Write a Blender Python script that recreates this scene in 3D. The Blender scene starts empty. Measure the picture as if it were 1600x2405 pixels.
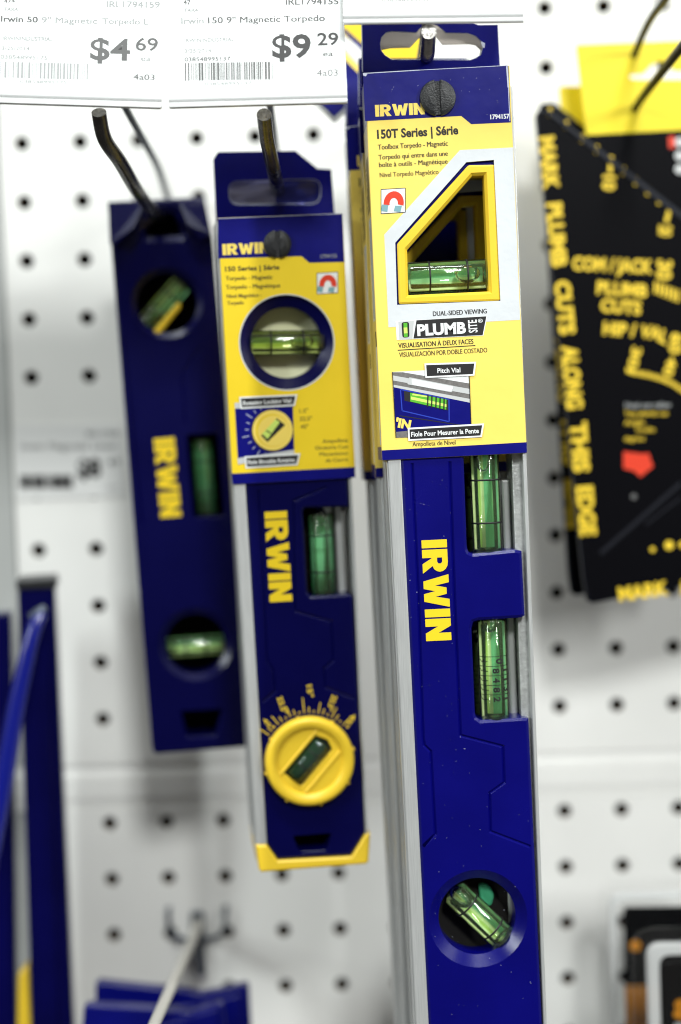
import bpy, math, random
from mathutils import Vector, Matrix
from mathutils.geometry import tessellate_polygon
random.seed(7)
SC = bpy.context.scene
C = SC.collection
R_ = math.radians

# ------------------------------------------------------------------ camera
# view coordinates in mm: x right, y up, z off the pegboard towards the viewer; blender = (x, -z, y) / 1000
M3 = Matrix(((1, 0, 0), (0, 0, -1), (0, 1, 0)))
def rmat(rx, ry, rz):
    return Matrix.Rotation(rz, 3, 'Z') @ Matrix.Rotation(ry, 3, 'Y') @ Matrix.Rotation(rx, 3, 'X')
FPX = 3500.0
CR = rmat(0.0595781788, -0.00841047706, 0.0292817882)
CT = Vector((-138.763741, 160.262125, -648.649635))
CAM = -(CR.transposed() @ CT)
cd = bpy.data.cameras.new('camera'); cam = bpy.data.objects.new('camera', cd); C.objects.link(cam)
cam.matrix_world = Matrix.Translation(M3 @ CAM / 1000) @ (M3 @ CR.transposed()).to_4x4()
cd.sensor_fit = 'VERTICAL'; cd.sensor_height = 36.0; cd.lens = 36.0 * FPX / 2405
cd.clip_start = 0.01; cd.clip_end = 50
cd.dof.use_dof = True; cd.dof.focus_distance = 0.4945; cd.dof.aperture_fstop = 52.4 / 17.0
cd.dof.aperture_blades = 9
SC.camera = cam

# ------------------------------------------------------------------ world, lamps, exposure
world = bpy.data.worlds.new('World'); SC.world = world; world.use_nodes = True
bgn = world.node_tree.nodes['Background']; bgn.inputs[0].default_value = (1.0, 0.92, 0.84, 1); bgn.inputs[1].default_value = 0.07
def area(name, loc, target, sx, sy, power, col):
    d = bpy.data.lights.new(name, 'AREA'); d.shape = 'RECTANGLE'; d.size = sx; d.size_y = sy; d.energy = power; d.color = col
    o = bpy.data.objects.new(name, d); C.objects.link(o); o.location = loc
    o.rotation_euler = (Vector(target) - Vector(loc)).to_track_quat('-Z', 'Y').to_euler()
    return o
area('ceiling_tube_lamp_over_shelf', (-0.2, -1.55, 4.0), (0.14, 0, -0.4), 3.0, 0.42, 165, (0.95, 1.0, 0.98))
area('ceiling_tube_lamp_left_of_aisle', (-2.6, -2.3, 1.1), (0.14, 0, -0.8), 0.22, 1.1, 50, (0.93, 1.0, 0.99))
area('ceiling_tube_lamp_right_of_aisle', (2.9, -2.3, 1.0), (0.2, 0, -0.65), 0.2, 0.9, 84, (0.97, 1.0, 0.98))
area('added_front_fill_lamp', (0.75, -2.9, 1.9), (0.14, 0, -0.45), 0.5, 0.5, 78, (0.97, 1.0, 0.98))  # added front lamp, lifts the dark pockets around the vials
SC.view_settings.view_transform = 'Standard'; SC.view_settings.look = 'None'
SC.view_settings.exposure = 0.0; SC.view_settings.gamma = 1.0; SC.view_settings.use_curve_mapping = False
SC.render.engine = 'CYCLES'
SC.cycles.use_denoising = True; SC.cycles.pixel_filter_type = 'BLACKMAN_HARRIS'; SC.cycles.filter_width = 1.1
SC.cycles.max_bounces = 14; SC.cycles.transmission_bounces = 12; SC.cycles.transparent_max_bounces = 32
SC.cycles.sample_clamp_indirect = 4.0

# ------------------------------------------------------------------ materials
MATS = {}
def mat(name, col, rough=0.5, metal=0.0, spec=0.5, trans=0.0, ior=1.45, noise=0.0, nscale=40.0, bump=0.0, bscale=400.0, coat=0.0, stretch=None, alpha=1.0):
    m = bpy.data.materials.new(name); m.use_nodes = True
    nt = m.node_tree; b = nt.nodes['Principled BSDF']
    b.inputs['Base Color'].default_value = (*col, 1); b.inputs['Roughness'].default_value = rough
    b.inputs['Metallic'].default_value = metal; b.inputs['IOR'].default_value = ior
    b.inputs['Specular IOR Level'].default_value = spec; b.inputs['Transmission Weight'].default_value = trans
    b.inputs['Coat Weight'].default_value = coat; b.inputs['Coat Roughness'].default_value = 0.15
    b.inputs['Alpha'].default_value = alpha
    if noise or bump:
        tc = nt.nodes.new('ShaderNodeTexCoord'); mp = nt.nodes.new('ShaderNodeMapping')
        nt.links.new(tc.outputs['Object'], mp.inputs[0])
        if stretch: mp.inputs['Scale'].default_value = stretch
    if noise:
        n = nt.nodes.new('ShaderNodeTexNoise'); n.inputs['Scale'].default_value = nscale; n.inputs['Detail'].default_value = 6
        nt.links.new(mp.outputs[0], n.inputs['Vector'])
        cr = nt.nodes.new('ShaderNodeValToRGB')
        cr.color_ramp.elements[0].position = 0.3; cr.color_ramp.elements[1].position = 0.7
        cr.color_ramp.elements[0].color = (*[c * (1 - noise) for c in col], 1)
        cr.color_ramp.elements[1].color = (*[min(1, c * (1 + noise)) for c in col], 1)
        nt.links.new(n.outputs['Fac'], cr.inputs[0]); nt.links.new(cr.outputs[0], b.inputs['Base Color'])
        mr = nt.nodes.new('ShaderNodeMapRange'); mr.inputs['To Min'].default_value = rough * 0.85; mr.inputs['To Max'].default_value = min(1, rough * 1.2)
        nt.links.new(n.outputs['Fac'], mr.inputs['Value']); nt.links.new(mr.outputs[0], b.inputs['Roughness'])
    if bump:
        n2 = nt.nodes.new('ShaderNodeTexNoise'); n2.inputs['Scale'].default_value = bscale; n2.inputs['Detail'].default_value = 3
        nt.links.new(mp.outputs[0], n2.inputs['Vector'])
        bp = nt.nodes.new('ShaderNodeBump'); bp.inputs['Strength'].default_value = bump; bp.inputs['Distance'].default_value = 0.0006
        nt.links.new(n2.outputs['Fac'], bp.inputs['Height']); nt.links.new(bp.outputs[0], b.inputs['Normal'])
    MATS[name] = m
    return m
mat('board', (0.83, 0.825, 0.80), 0.5, noise=0.04, nscale=18, bump=0.1, bscale=900)
mat('board_edge', (0.14, 0.09, 0.055), 0.9)
mat('upright', (0.42, 0.43, 0.42), 0.5, noise=0.05)
mat('dark_void', (0.008, 0.007, 0.006), 0.95)  # near black in place of shade behind holes and windows
mat('paper_white', (0.82, 0.84, 0.84), 0.6, noise=0.02)
mat('card_white', (0.64, 0.665, 0.69), 0.45, noise=0.05, nscale=60, bump=0.15)
mat('card_back', (0.55, 0.49, 0.44), 0.8, noise=0.08, nscale=120)
mat('holder_plastic', (0.80, 0.81, 0.81), 0.22, coat=0.4, noise=0.03)
mat('ink_black', (0.012, 0.011, 0.012), 0.5)
mat('ink_grey', (0.10, 0.10, 0.10), 0.6)
mat('ink_faint', (0.30, 0.31, 0.31), 0.6)
mat('ink_brown', (0.10, 0.07, 0.02), 0.5)
mat('print_yellow', (0.92, 0.70, 0.14), 0.38, noise=0.035, nscale=30, bump=0.35, bscale=75)
mat('print_yellow_deep', (0.87, 0.63, 0.02), 0.40, noise=0.035, nscale=30, bump=0.3, bscale=75)
mat('print_blue', (0.0012, 0.0018, 0.155), 0.36, spec=0.3, noise=0.15, nscale=60, bump=0.3, bscale=75, coat=0.1)
mat('sheet_blue', (0.06, 0.07, 0.45), 0.14, metal=0.5)
mat('shaded_navy_plastic', (0.0005, 0.0006, 0.048), 0.25, spec=0.35, noise=0.12, nscale=35, bump=0.08, bscale=2600)  # shade on middle and left levels put into darker blue; bars simply dark
mat('label_paper_dull', (0.76, 0.76, 0.75), 0.6)  # slightly duller than the tag paper
mat('sheet_highlight', (0.42, 0.42, 0.66), 0.2, metal=0.3)  # pale half of the slot sheet: a painted highlight
mat('window_pale', (0.80, 0.80, 0.52), 0.6)
mat('print_blue_light', (0.02, 0.05, 0.45), 0.4)
mat('print_red', (0.70, 0.045, 0.015), 0.4)
mat('print_teal', (0.20, 0.38, 0.42), 0.4)
mat('print_grey', (0.16, 0.15, 0.145), 0.5, noise=0.2, nscale=900)
mat('print_silver', (0.55, 0.56, 0.56), 0.4)
mat('print_green', (0.10, 0.45, 0.03), 0.4)
mat('print_lime', (0.62, 0.80, 0.16), 0.4)
mat('scuff', (0.55, 0.58, 0.72), 0.6)
mat('blue_plastic', (0.0008, 0.0008, 0.12), 0.25, spec=0.5, noise=0.12, nscale=35, bump=0.08, bscale=2600)
mat('blue_plastic_glossy', (0.001, 0.002, 0.10), 0.26, spec=0.4, bump=0.05, bscale=900)
mat('blue_steel', (0.002, 0.006, 0.17), 0.25, spec=0.6, coat=0.3)
mat('yellow_plastic', (0.86, 0.58, 0.035), 0.38, noise=0.04, nscale=60, bump=0.06, bscale=1500)
mat('yellow_paint', (0.85, 0.60, 0.015), 0.45)
mat('black_plastic', (0.018, 0.019, 0.021), 0.36, bump=0.3, bscale=2500)
mat('black_enamel', (0.0018, 0.0018, 0.003), 0.35, spec=0.1, bump=0.1, bscale=1500)
mat('black_edge', (0.014, 0.016, 0.024), 0.4, spec=0.3)
mat('black_line', (0.008, 0.009, 0.014), 0.5, spec=0.2)
mat('square_paint', (0.86, 0.60, 0.03), 0.5)
mat('card_yellow', (0.86, 0.68, 0.015), 0.45, noise=0.03)
mat('orange', (0.97, 0.40, 0.01), 0.45)
mat('aluminium', (0.66, 0.67, 0.665), 0.34, metal=0.55, noise=0.10, nscale=70, stretch=(60, 60, 1.2), bump=0.15, bscale=300)
mat('cast_metal', (0.62, 0.63, 0.62), 0.35, metal=0.5, noise=0.15, nscale=700, bump=0.25, bscale=1500)
mat('steel_wire', (0.15, 0.145, 0.14), 0.26, metal=0.95, noise=0.3, nscale=160, bump=0.1)
mat('steel_end', (0.62, 0.60, 0.57), 0.3, metal=0.7, noise=0.35, nscale=700, bump=1.0, bscale=900)
mat('grey_wire', (0.50, 0.48, 0.44), 0.45, metal=0.2)
mat('blue_wire', (0.07, 0.085, 0.11), 0.4, metal=0.4)
mat('clear_plastic', (0.97, 0.98, 0.98), 0.06, trans=1.0, ior=1.35)

def vialmat(name, col, share, dcol):
    # clear acrylic: tinted see-through with a glossy skin, and a little cloudiness
    m = bpy.data.materials.new(name); m.use_nodes = True; nt = m.node_tree
    nt.nodes.remove(nt.nodes['Principled BSDF'])
    tr = nt.nodes.new('ShaderNodeBsdfTransparent'); tr.inputs[0].default_value = (*col, 1)
    gl = nt.nodes.new('ShaderNodeBsdfGlossy'); gl.inputs[0].default_value = (1, 1, 1, 1); gl.inputs['Roughness'].default_value = 0.06
    fr = nt.nodes.new('ShaderNodeFresnel'); fr.inputs[0].default_value = 1.49
    t = nt.nodes.new('ShaderNodeBsdfTranslucent'); t.inputs[0].default_value = (*dcol, 1)
    d = nt.nodes.new('ShaderNodeBsdfDiffuse'); d.inputs[0].default_value = (*dcol, 1)
    m1 = nt.nodes.new('ShaderNodeMixShader'); m1.inputs[0].default_value = 0.5
    nt.links.new(t.outputs[0], m1.inputs[1]); nt.links.new(d.outputs[0], m1.inputs[2])
    m2 = nt.nodes.new('ShaderNodeMixShader'); m2.inputs[0].default_value = share
    nt.links.new(tr.outputs[0], m2.inputs[1]); nt.links.new(m1.outputs[0], m2.inputs[2])
    m3 = nt.nodes.new('ShaderNodeMixShader'); nt.links.new(fr.outputs[0], m3.inputs[0])
    nt.links.new(m2.outputs[0], m3.inputs[1]); nt.links.new(gl.outputs[0], m3.inputs[2])
    nt.links.new(m3.outputs[0], nt.nodes['Material Output'].inputs[0])
    MATS[name] = m
mat('streak_ivory', (0.97, 0.97, 0.60), 0.5); mat('streak_green', (0.33, 0.84, 0.52), 0.5); mat('streak_deep', (0.05, 0.36, 0.18), 0.5)  # vial streak colours: refraction and reflection painted in
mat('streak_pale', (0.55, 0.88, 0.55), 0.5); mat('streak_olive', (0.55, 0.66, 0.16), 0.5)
mat('bubble', (0.96, 1.0, 0.93), 0.02, trans=1.0, ior=0.72)
vialmat('vial_green', (0.95, 1.0, 0.95), 0.06, (0.26, 0.95, 0.42))
vialmat('vial_lime', (0.97, 1.0, 0.80), 0.10, (0.45, 0.60, 0.08))
vialmat('vial_clear', (0.93, 0.96, 0.80), 0.35, (0.7, 0.75, 0.4))
vialmat('vial_wall', (0.97, 1.0, 0.93), 0.03, (0.85, 0.92, 0.4))
vialmat('blister_plastic', (1, 1, 1), 0.005, (0.9, 0.93, 0.93))
vialmat('blister_rim', (0.99, 1, 1), 0.62, (0.97, 0.98, 0.98))
mat('pale_lining', (0.88, 0.88, 0.42), 0.6)
mat('pale_green', (0.35, 0.72, 0.45), 0.6)

# ------------------------------------------------------------------ pixels of the survey photograph -> points on real planes
REG = dict(S=(0, 0, 1), D=(0, 0, 0.98), R1=(0, 0, 1.8447), R2=(780, 0, 1.9122), R3=(820, 240, 3.4087), R4=(820, 680, 3.4087),
           R5=(480, 480, 3.3675), R6=(860, 1060, 3.3682), R7=(860, 1700, 3.3432), R8=(500, 1120, 2.5075), G=(0, 240, 2.357),
           G2=(0, 1200, 1.956), S3=(1220, 80, 3.4658), S4=(1220, 700, 3.1), S5=(1260, 1400, 2.3448), T6=(780, 0, 3.4087),
           T7=(0, 0, 3.7333), B8=(180, 2050, 3.5636))
def g(reg, *pts):
    x0, y0, s = REG[reg]
    out = [(x0 + x / s, y0 + y / s) for x, y in pts]
    return out if len(out) > 1 else out[0]
def ray(px, py):
    return CR.transposed() @ Vector(((px - 800) / FPX, (1202.5 - py) / FPX, -1))
def P(px, py, z):
    d = ray(px, py); return CAM + d * ((z - CAM.z) / d.z)
class Frame:
    def __init__(s, o, pitch=0, yaw=0, roll=0):
        s.o = Vector(o); s.R = rmat(0, 0, R_(roll)) @ rmat(0, R_(yaw), 0) @ rmat(R_(pitch), 0, 0)
    def L(s, p, w=0.0):
        Rt = s.R.transposed(); a = Rt @ (CAM - s.o); d = Rt @ ray(*p); t = (w - a.z) / d.z
        q = a + d * t; return (q.x, q.y)
    def LL(s, pts, w=0.0): return [s.L(p, w) for p in pts]
    def loc(s, v): return s.R.transposed() @ (Vector(v) - s.o)      # view point -> local
    def matrix(s): return Matrix.Translation(M3 @ s.o / 1000) @ (M3 @ s.R @ M3.transposed()).to_4x4()
FLAT = Frame((0, 0, 0))

# ------------------------------------------------------------------ mesh building (local u right, v up, w towards the viewer, mm)
def area2(l): return sum(l[i][0] * l[(i + 1) % len(l)][1] - l[(i + 1) % len(l)][0] * l[i][1] for i in range(len(l)))
def ccw(l): return list(l) if area2(l) > 0 else list(reversed(l))
def offset(l, d):           # ccw loop, inward for d > 0
    n = len(l); out = []
    for i in range(n):
        a, b, c = Vector(l[i - 1]), Vector(l[i]), Vector(l[(i + 1) % n])
        e1 = (b - a); e2 = (c - b)
        if e1.length < 1e-9: e1 = e2
        if e2.length < 1e-9: e2 = e1
        e1.normalize(); e2.normalize()
        n1 = Vector((-e1.y, e1.x)); n2 = Vector((-e2.y, e2.x)); m = n1 + n2
        if m.length < 1e-6: m = n1
        m.normalize(); k = d / max(0.35, m.dot(n1))
        q = b + m * k; out.append((q.x, q.y))
    return out
def circle(c, r, n=40, ry=None, a0=0, a1=2 * math.pi):
    ry = ry or r
    return [(c[0] + r * math.cos(a0 + (a1 - a0) * i / n), c[1] + ry * math.sin(a0 + (a1 - a0) * i / n)) for i in range(n)]
def rounded(l, r, seg=5):
    """rounds the corners of a loop; r one radius or one per corner"""
    n = len(l); out = []
    for i in range(n):
        ri = r[i] if isinstance(r, (list, tuple)) else r
        a, b, c = Vector(l[i - 1]), Vector(l[i]), Vector(l[(i + 1) % n])
        if ri <= 0: out.append((b.x, b.y)); continue
        d1 = (a - b); d2 = (c - b); t = min(ri, d1.length * .45, d2.length * .45)
        p = b + d1.normalized() * t; q = b + d2.normalized() * t
        for k in range(seg + 1):
            s = k / seg; v = p * (1 - s) ** 2 + b * 2 * s * (1 - s) + q * s * s
            out.append((v.x, v.y))
    return out
class MB:
    def __init__(s): s.v = []; s.f = []; s.m = []; s.mats = []; s.sm = []
    def mi(s, m):
        if m not in s.mats: s.mats.append(m)
        return s.mats.index(m)
    def add(s, vs, fs, m, smooth=False):
        o = len(s.v); s.v += [tuple(v) for v in vs]; k = s.mi(m)
        for f in fs: s.f.append([o + i for i in f]); s.m.append(k); s.sm.append(smooth)
    def cap(s, loops, w, m, up=True):
        flat = [p for l in loops for p in l]
        tr = tessellate_polygon([[Vector((p[0], p[1], 0)) for p in l] for l in loops])
        fs = []
        for t in tr:
            a, b, c = [flat[i] for i in t]
            ar = (b[0] - a[0]) * (c[1] - a[1]) - (c[0] - a[0]) * (b[1] - a[1])
            if abs(ar) < 1e-9: continue
            fs.append(tuple(t) if (ar > 0) == up else tuple(reversed(t)))
        wf = w if callable(w) else (lambda p: w)
        s.add([(p[0], p[1], wf(p)) for p in flat], fs, m)
    def wall(s, l0, w0, l1, w1, m, smooth=False, flip=False, closed=True):
        n = len(l0); vs = [(p[0], p[1], w0) for p in l0] + [(p[0], p[1], w1) for p in l1]; fs = []
        for i in range(n if closed else n - 1):
            j = (i + 1) % n; f = (i, j, n + j, n + i); fs.append(f[::-1] if flip else f)
        s.add(vs, fs, m, smooth)
    def prism(s, outer, w0, w1, m, b=0.0, holes=(), grooves=(), side=None, backcap=True, bm=None):
        """solid between w0 (back) and w1 (front) with bevelled front rim; holes = [(loop, bevel, wall material)]; grooves = [(polyline, half width, depth)]"""
        outer = ccw(outer); side = side or m; bm = bm or m
        fr = offset(outer, b) if b else outer
        loops = [fr]
        bd = b * .66
        s.wall(outer, w0, outer, w1 - bd, side)
        if b: s.wall(outer, w1 - bd, fr, w1, bm)
        back = [outer]
        for h in holes:
            l = ccw(h[0]); hb = h[1]; hm = h[2] if len(h) > 2 else m
            l1 = offset(l, -hb) if hb else l
            loops.append(l1); back.append(l)
            d = h[3] if len(h) > 3 else hb
            s.wall(l, w0, l, w1 - d, hm, len(l) > 14, True)
            if hb: s.wall(l, w1 - d, l1, w1, h[4] if len(h) > 4 else m, len(l) > 14, True)
        for pl, hw, dp in grooves:
            L_, R__ = [], []
            for i, p in enumerate(pl):
                p = Vector(p); a = Vector(pl[max(0, i - 1)]); c = Vector(pl[min(len(pl) - 1, i + 1)])
                e1 = (p - a).normalized() if i else (c - p).normalized(); e2 = (c - p).normalized() if i < len(pl) - 1 else e1
                n1 = Vector((-e1.y, e1.x)); mm = (n1 + Vector((-e2.y, e2.x))).normalized(); k = hw / max(.5, mm.dot(n1))
                L_.append(tuple(p + mm * k)); R__.append(tuple(p - mm * k))
            loops.append(ccw(L_ + R__[::-1]))
            ce = [tuple(Vector(p)) for p in pl]
            s.wall(R__, w1, ce, w1 - dp, m, closed=False); s.wall(ce, w1 - dp, L_, w1, m, closed=False)
            for q, k in ((0, False), (-1, True)):
                f = (0, 1, 2) if k else (2, 1, 0)
                s.add([(*L_[q], w1), (*ce[q], w1 - dp), (*R__[q], w1)], [f[::-1]], m)
        s.cap(loops, w1, m, True)
        if backcap: s.cap(back, w0, m, False)
    def quad(s, pts, m): s.add(pts, [tuple(range(len(pts)))], m)
    def tube(s, pts, r, m, n=14, cap=None, sub=5, hole=False):
        pts = [Vector(p) for p in pts]; rr = r if isinstance(r, (list, tuple)) else [r] * len(pts)
        if sub > 1 and len(pts) > 2:
            q, rq = [], []
            for i in range(len(pts) - 1):
                p0, p1, p2, p3 = pts[max(0, i - 1)], pts[i], pts[i + 1], pts[min(len(pts) - 1, i + 2)]
                for k in range(sub):
                    t = k / sub
                    q.append(0.5 * ((2 * p1) + (p2 - p0) * t + (2 * p0 - 5 * p1 + 4 * p2 - p3) * t * t + (3 * p1 - p0 - 3 * p2 + p3) * t ** 3))
                    rq.append(rr[i] * (1 - t) + rr[i + 1] * t)
            q.append(pts[-1]); rq.append(rr[-1]); pts, rr = q, rq
        up = None; vs = []
        for i, p in enumerate(pts):
            d = (pts[min(i + 1, len(pts) - 1)] - pts[max(i - 1, 0)]).normalized()
            if up is None:
                up = d.orthogonal().normalized()
            up = (up - d * up.dot(d)).normalized(); sd = d.cross(up)
            for k in range(n):
                a = 2 * math.pi * k / n; vs.append(p + (up * math.cos(a) + sd * math.sin(a)) * rr[i])
        fs = [(i * n + k, i * n + (k + 1) % n, (i + 1) * n + (k + 1) % n, (i + 1) * n + k) for i in range(len(pts) - 1) for k in range(n)]
        s.add(vs, fs, m, True)
        cm = cap or m; N = (len(pts) - 1) * n
        s.add([vs[N + k] for k in range(n)], [tuple(range(n))], cm)
        s.add([vs[k] for k in range(n)], [tuple(range(n))[::-1]], m)
    def lathe(s, c, axis, prof, m, n=32, cm=None):
        """prof = [(distance along axis, radius)], c a point, axis a unit vector, all local"""
        ax = Vector(axis).normalized(); up = ax.orthogonal().normalized(); sd = ax.cross(up); vs = []
        for h, r in prof:
            for k in range(n):
                a = 2 * math.pi * k / n; vs.append(Vector(c) + ax * h + (up * math.cos(a) + sd * math.sin(a)) * r)
        fs = [(i * n + k, i * n + (k + 1) % n, (i + 1) * n + (k + 1) % n, (i + 1) * n + k) for i in range(len(prof) - 1) for k in range(n)]
        s.add(vs, fs, m, True)
    def dust(s, pts_fn, n, w, m):
        for _ in range(n):
            u, v = pts_fn(); r = random.uniform(.04, .13); a = random.uniform(0, 3)
            l = [(u + r * math.cos(a + k * 1.57) * (1.0 if k % 2 else random.uniform(.4, 1.6)), v + r * math.sin(a + k * 1.57)) for k in range(4)]
            s.cap([ccw(l)], w, m)
    def build(s, name, parent=None, frame=None, **props):
        me = bpy.data.meshes.new(name)
        me.from_pydata([(v[0] / 1000, -v[2] / 1000, v[1] / 1000) for v in s.v], [], s.f)
        for m in s.mats: me.materials.append(MATS[m])
        me.polygons.foreach_set('material_index', s.m); me.polygons.foreach_set('use_smooth', s.sm); me.update()
        o = bpy.data.objects.new(name, me); C.objects.link(o)
        if parent: o.parent = parent
        elif frame: o.matrix_world = frame.matrix()
        for k, v in props.items(): o[k] = v
        return o
def thing(name, label, cat, frame, group=None):
    o = bpy.data.objects.new(name, None); C.objects.link(o); o.empty_display_size = .01
    o.matrix_world = frame.matrix(); o['label'] = label; o['category'] = cat
    if group: o['group'] = group
    return o
def copy_tree(o, parent=None):
    c = o.copy(); C.objects.link(c)
    if parent: c.parent = parent; c.matrix_parent_inverse = o.matrix_parent_inverse.copy()
    for ch in list(o.children): copy_tree(ch, c)
    return c
def shift(o, dx, dy, dz, rz=0):      # view-space move in mm, then a turn in its own plane
    o.matrix_world = Matrix.Translation(Vector((dx, -dz, dy)) / 1000) @ o.matrix_world @ Matrix.Rotation(R_(rz), 4, 'Y')

# ------------------------------------------------------------------ lettering
_gc = {}
def glyphs(txt, bold):
    k = (txt, bold)
    if k not in _gc:
        cu = bpy.data.curves.new('t', 'FONT'); cu.body = txt; cu.offset = bold; cu.resolution_u = 3; cu.size = 1
        o = bpy.data.objects.new('t', cu); C.objects.link(o)
        bpy.context.view_layer.update()
        me = o.evaluated_get(bpy.context.evaluated_depsgraph_get()).to_mesh()
        vs = [(v.co.x, v.co.y) for v in me.vertices]; fs = [list(p.vertices) for p in me.polygons]
        o.to_mesh_clear(); bpy.data.objects.remove(o); bpy.data.curves.remove(cu)
        x0 = min(v[0] for v in vs); x1 = max(v[0] for v in vs)
        _gc[k] = ([((x - x0) / (x1 - x0), y / 0.73) for x, y in vs], fs)
    return _gc[k]
def text(mb, fr, txt, a, b, h, m, w, bold=0.0, arc=0.0):
    """baseline from pixel a to pixel b, capital height h px"""
    vs, fs = glyphs(txt, bold)
    d = Vector((b[0] - a[0], b[1] - a[1])); n = d.normalized(); up = Vector((n.y, -n.x)) * h
    out = []
    for x, y in vs:
        q = Vector(a) + d * x + up * (y + arc * 4 * x * (1 - x)); u, v = fr.L((q.x, q.y), w); out.append((u, v, w))
    ff = []
    for f in fs:
        p, q, r = out[f[0]], out[f[1]], out[f[2]]
        ar = (q[0] - p[0]) * (r[1] - p[1]) - (r[0] - p[0]) * (q[1] - p[1])
        ff.append(f if ar > 0 else f[::-1])
    mb.add(out, ff, m)
    if h < 16 and bold < .02:      # heavier stroke for small print
        e = n * h * .055; p0 = fr.L((a[0], a[1]), w); p1 = fr.L((a[0] + e.x, a[1] + e.y), w)
        mb.add([(v[0] + p1[0] - p0[0], v[1] + p1[1] - p0[1], v[2] + .012) for v in out], ff, m)
def bowl(cx, cy, rx, ry, n=8): return [(cx + rx * math.sin(math.pi * k / n), cy + ry * math.cos(math.pi * k / n)) for k in range(n + 1)]
WORD = []
def _word():
    x = 0
    I = [(0, 0), (.32, 0), (.32, 1), (0, 1)]
    Rl = [(0, 0), (0, 1)] + bowl(.53, .68, .37, .32) + [(.95, 0), (.57, 0), (.36, .34), (.33, .34), (.33, 0)]
    Rl = [(0, 0), (0, 1)] + bowl(.53, .68, .37, .32)[:7] + [(.66, .39), (.95, 0), (.57, 0), (.36, .36), (.33, .36), (.33, 0)]
    Rh = [(.33, .58), (.33, .78), (.5, .78), (.57, .73), (.57, .63), (.5, .58)]
    Wl = [(0, 1), (.32, 1), (.43, .45), (.53, .9), (.78, .9), (.88, .45), (.99, 1), (1.31, 1), (1.06, 0), (.76, 0), (.655, .45), (.55, 0), (.25, 0)]
    Nl = [(0, 0), (0, 1), (.3, 1), (.57, .5), (.57, 1), (.88, 1), (.88, 0), (.58, 0), (.31, .5), (.31, 0)]
    for lw, loops in ((.32, [I]), (.95, [Rl, Rh]), (1.31, [Wl]), (.32, [I]), (.88, [Nl])):
        WORD.append([[(x + p[0], p[1]) for p in l] for l in loops]); x += lw + .065
    return x - .065
WLEN = _word()
def brandword(mb, fr, a, b, h, m, w, th=0.0, letters=5, skew=0.0):
    d = Vector((b[0] - a[0], b[1] - a[1])); n = d.normalized(); up = Vector((n.y, -n.x)) * h + n * skew * h
    for loops in WORD[:letters]:
        ll = [[fr.L(tuple(Vector(a) + d * (x / WLEN) + up * y), w) for x, y in l] for l in loops]
        ll = [ccw(ll[0])] + [ccw(q) for q in ll[1:]]
        mb.cap(ll, w, m)
        if th:
            mb.wall(ll[0], w - th, ll[0], w, m)
def art(mb, fr, pts, m, w, holes=()):
    mb.cap([ccw(fr.LL(pts, w))] + [ccw(fr.LL(h, w)) for h in holes], w, m)
def line(mb, fr, pts, wd, m, w):
    """thin printed line; wd in mm"""
    q = [Vector(fr.L(p, w)) for p in pts]
    for a, b in zip(q, q[1:]):
        d = (b - a).normalized(); n = Vector((-d.y, d.x)) * wd / 2
        mb.cap([ccw([tuple(a + n), tuple(b + n), tuple(b - n), tuple(a - n)])], w, m)
def frameline(mb, fr, pts, wd, m, w): line(mb, fr, list(pts) + [pts[0]], wd, m, w)

def vial(parent, fr, a, b, r, wc, m='vial_green', rings=(), bub=None, name='vial', streaks=None):
    """transparent cylinder from pixel a to pixel b (both on plane w = wc), radius r mm"""
    A = Vector((*fr.L(a, wc), wc)); B = Vector((*fr.L(b, wc), wc)); ax = B - A; Ln = ax.length; ax.normalize()
    mb = MB(); prof = [(0, .01), (0.05, r * .8), (.35, r * .96), (.9, r), (Ln - .9, r), (Ln - .35, r * .96), (Ln - .05, r * .8), (Ln, .01)]
    mb.lathe(A, ax, prof, 'vial_wall', 36)
    o = mb.build(name, parent)
    mb = MB(); q = r * .74; mb.lathe(A, ax, [(1.2, .01), (1.25, q * .9), (1.7, q), (Ln - 1.7, q), (Ln - 1.25, q * .9), (Ln - 1.2, .01)], m, 32); mb.build('liquid', o)
    # half shell behind the liquid, refraction and reflection streaks painted along the tube
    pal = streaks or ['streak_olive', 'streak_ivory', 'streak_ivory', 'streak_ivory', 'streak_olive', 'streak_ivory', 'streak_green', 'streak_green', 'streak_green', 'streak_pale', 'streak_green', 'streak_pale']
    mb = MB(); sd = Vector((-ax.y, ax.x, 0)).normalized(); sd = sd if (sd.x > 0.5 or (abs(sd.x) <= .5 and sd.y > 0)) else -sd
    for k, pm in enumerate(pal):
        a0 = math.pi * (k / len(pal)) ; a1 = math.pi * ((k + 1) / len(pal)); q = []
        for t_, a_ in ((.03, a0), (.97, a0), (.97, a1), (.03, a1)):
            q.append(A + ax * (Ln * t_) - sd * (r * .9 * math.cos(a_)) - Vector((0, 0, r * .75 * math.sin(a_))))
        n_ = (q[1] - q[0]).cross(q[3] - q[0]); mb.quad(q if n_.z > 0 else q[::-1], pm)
    mb.build('painted_streaks', o)
    if rings:
        k = MB()
        for t in rings:
            c = A + ax * (Ln * t)
            k.lathe(c, ax, [(-.3, r + .02), (-.3, r + .14), (.3, r + .14), (.3, r + .02)], 'ink_black', 36)
        k.build('ring_mark', o)
    if bub:
        t, ln, rr = bub; rr = min(rr, r * .62); q = MB(); c = A + ax * (Ln * t) + Vector((0, 0, r * .12))
        pr = [(-ln * math.cos(math.pi * i / 12), max(.01, rr * math.sin(math.pi * i / 12))) for i in range(13)]
        side = Vector((ax.y, -ax.x, 0)); side = -side if side.y < 0 else side
        q.lathe(c + side * max(0, r * .74 - rr) * .8, ax, pr, 'bubble', 24); q.build('bubble', o)
    return o

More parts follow.
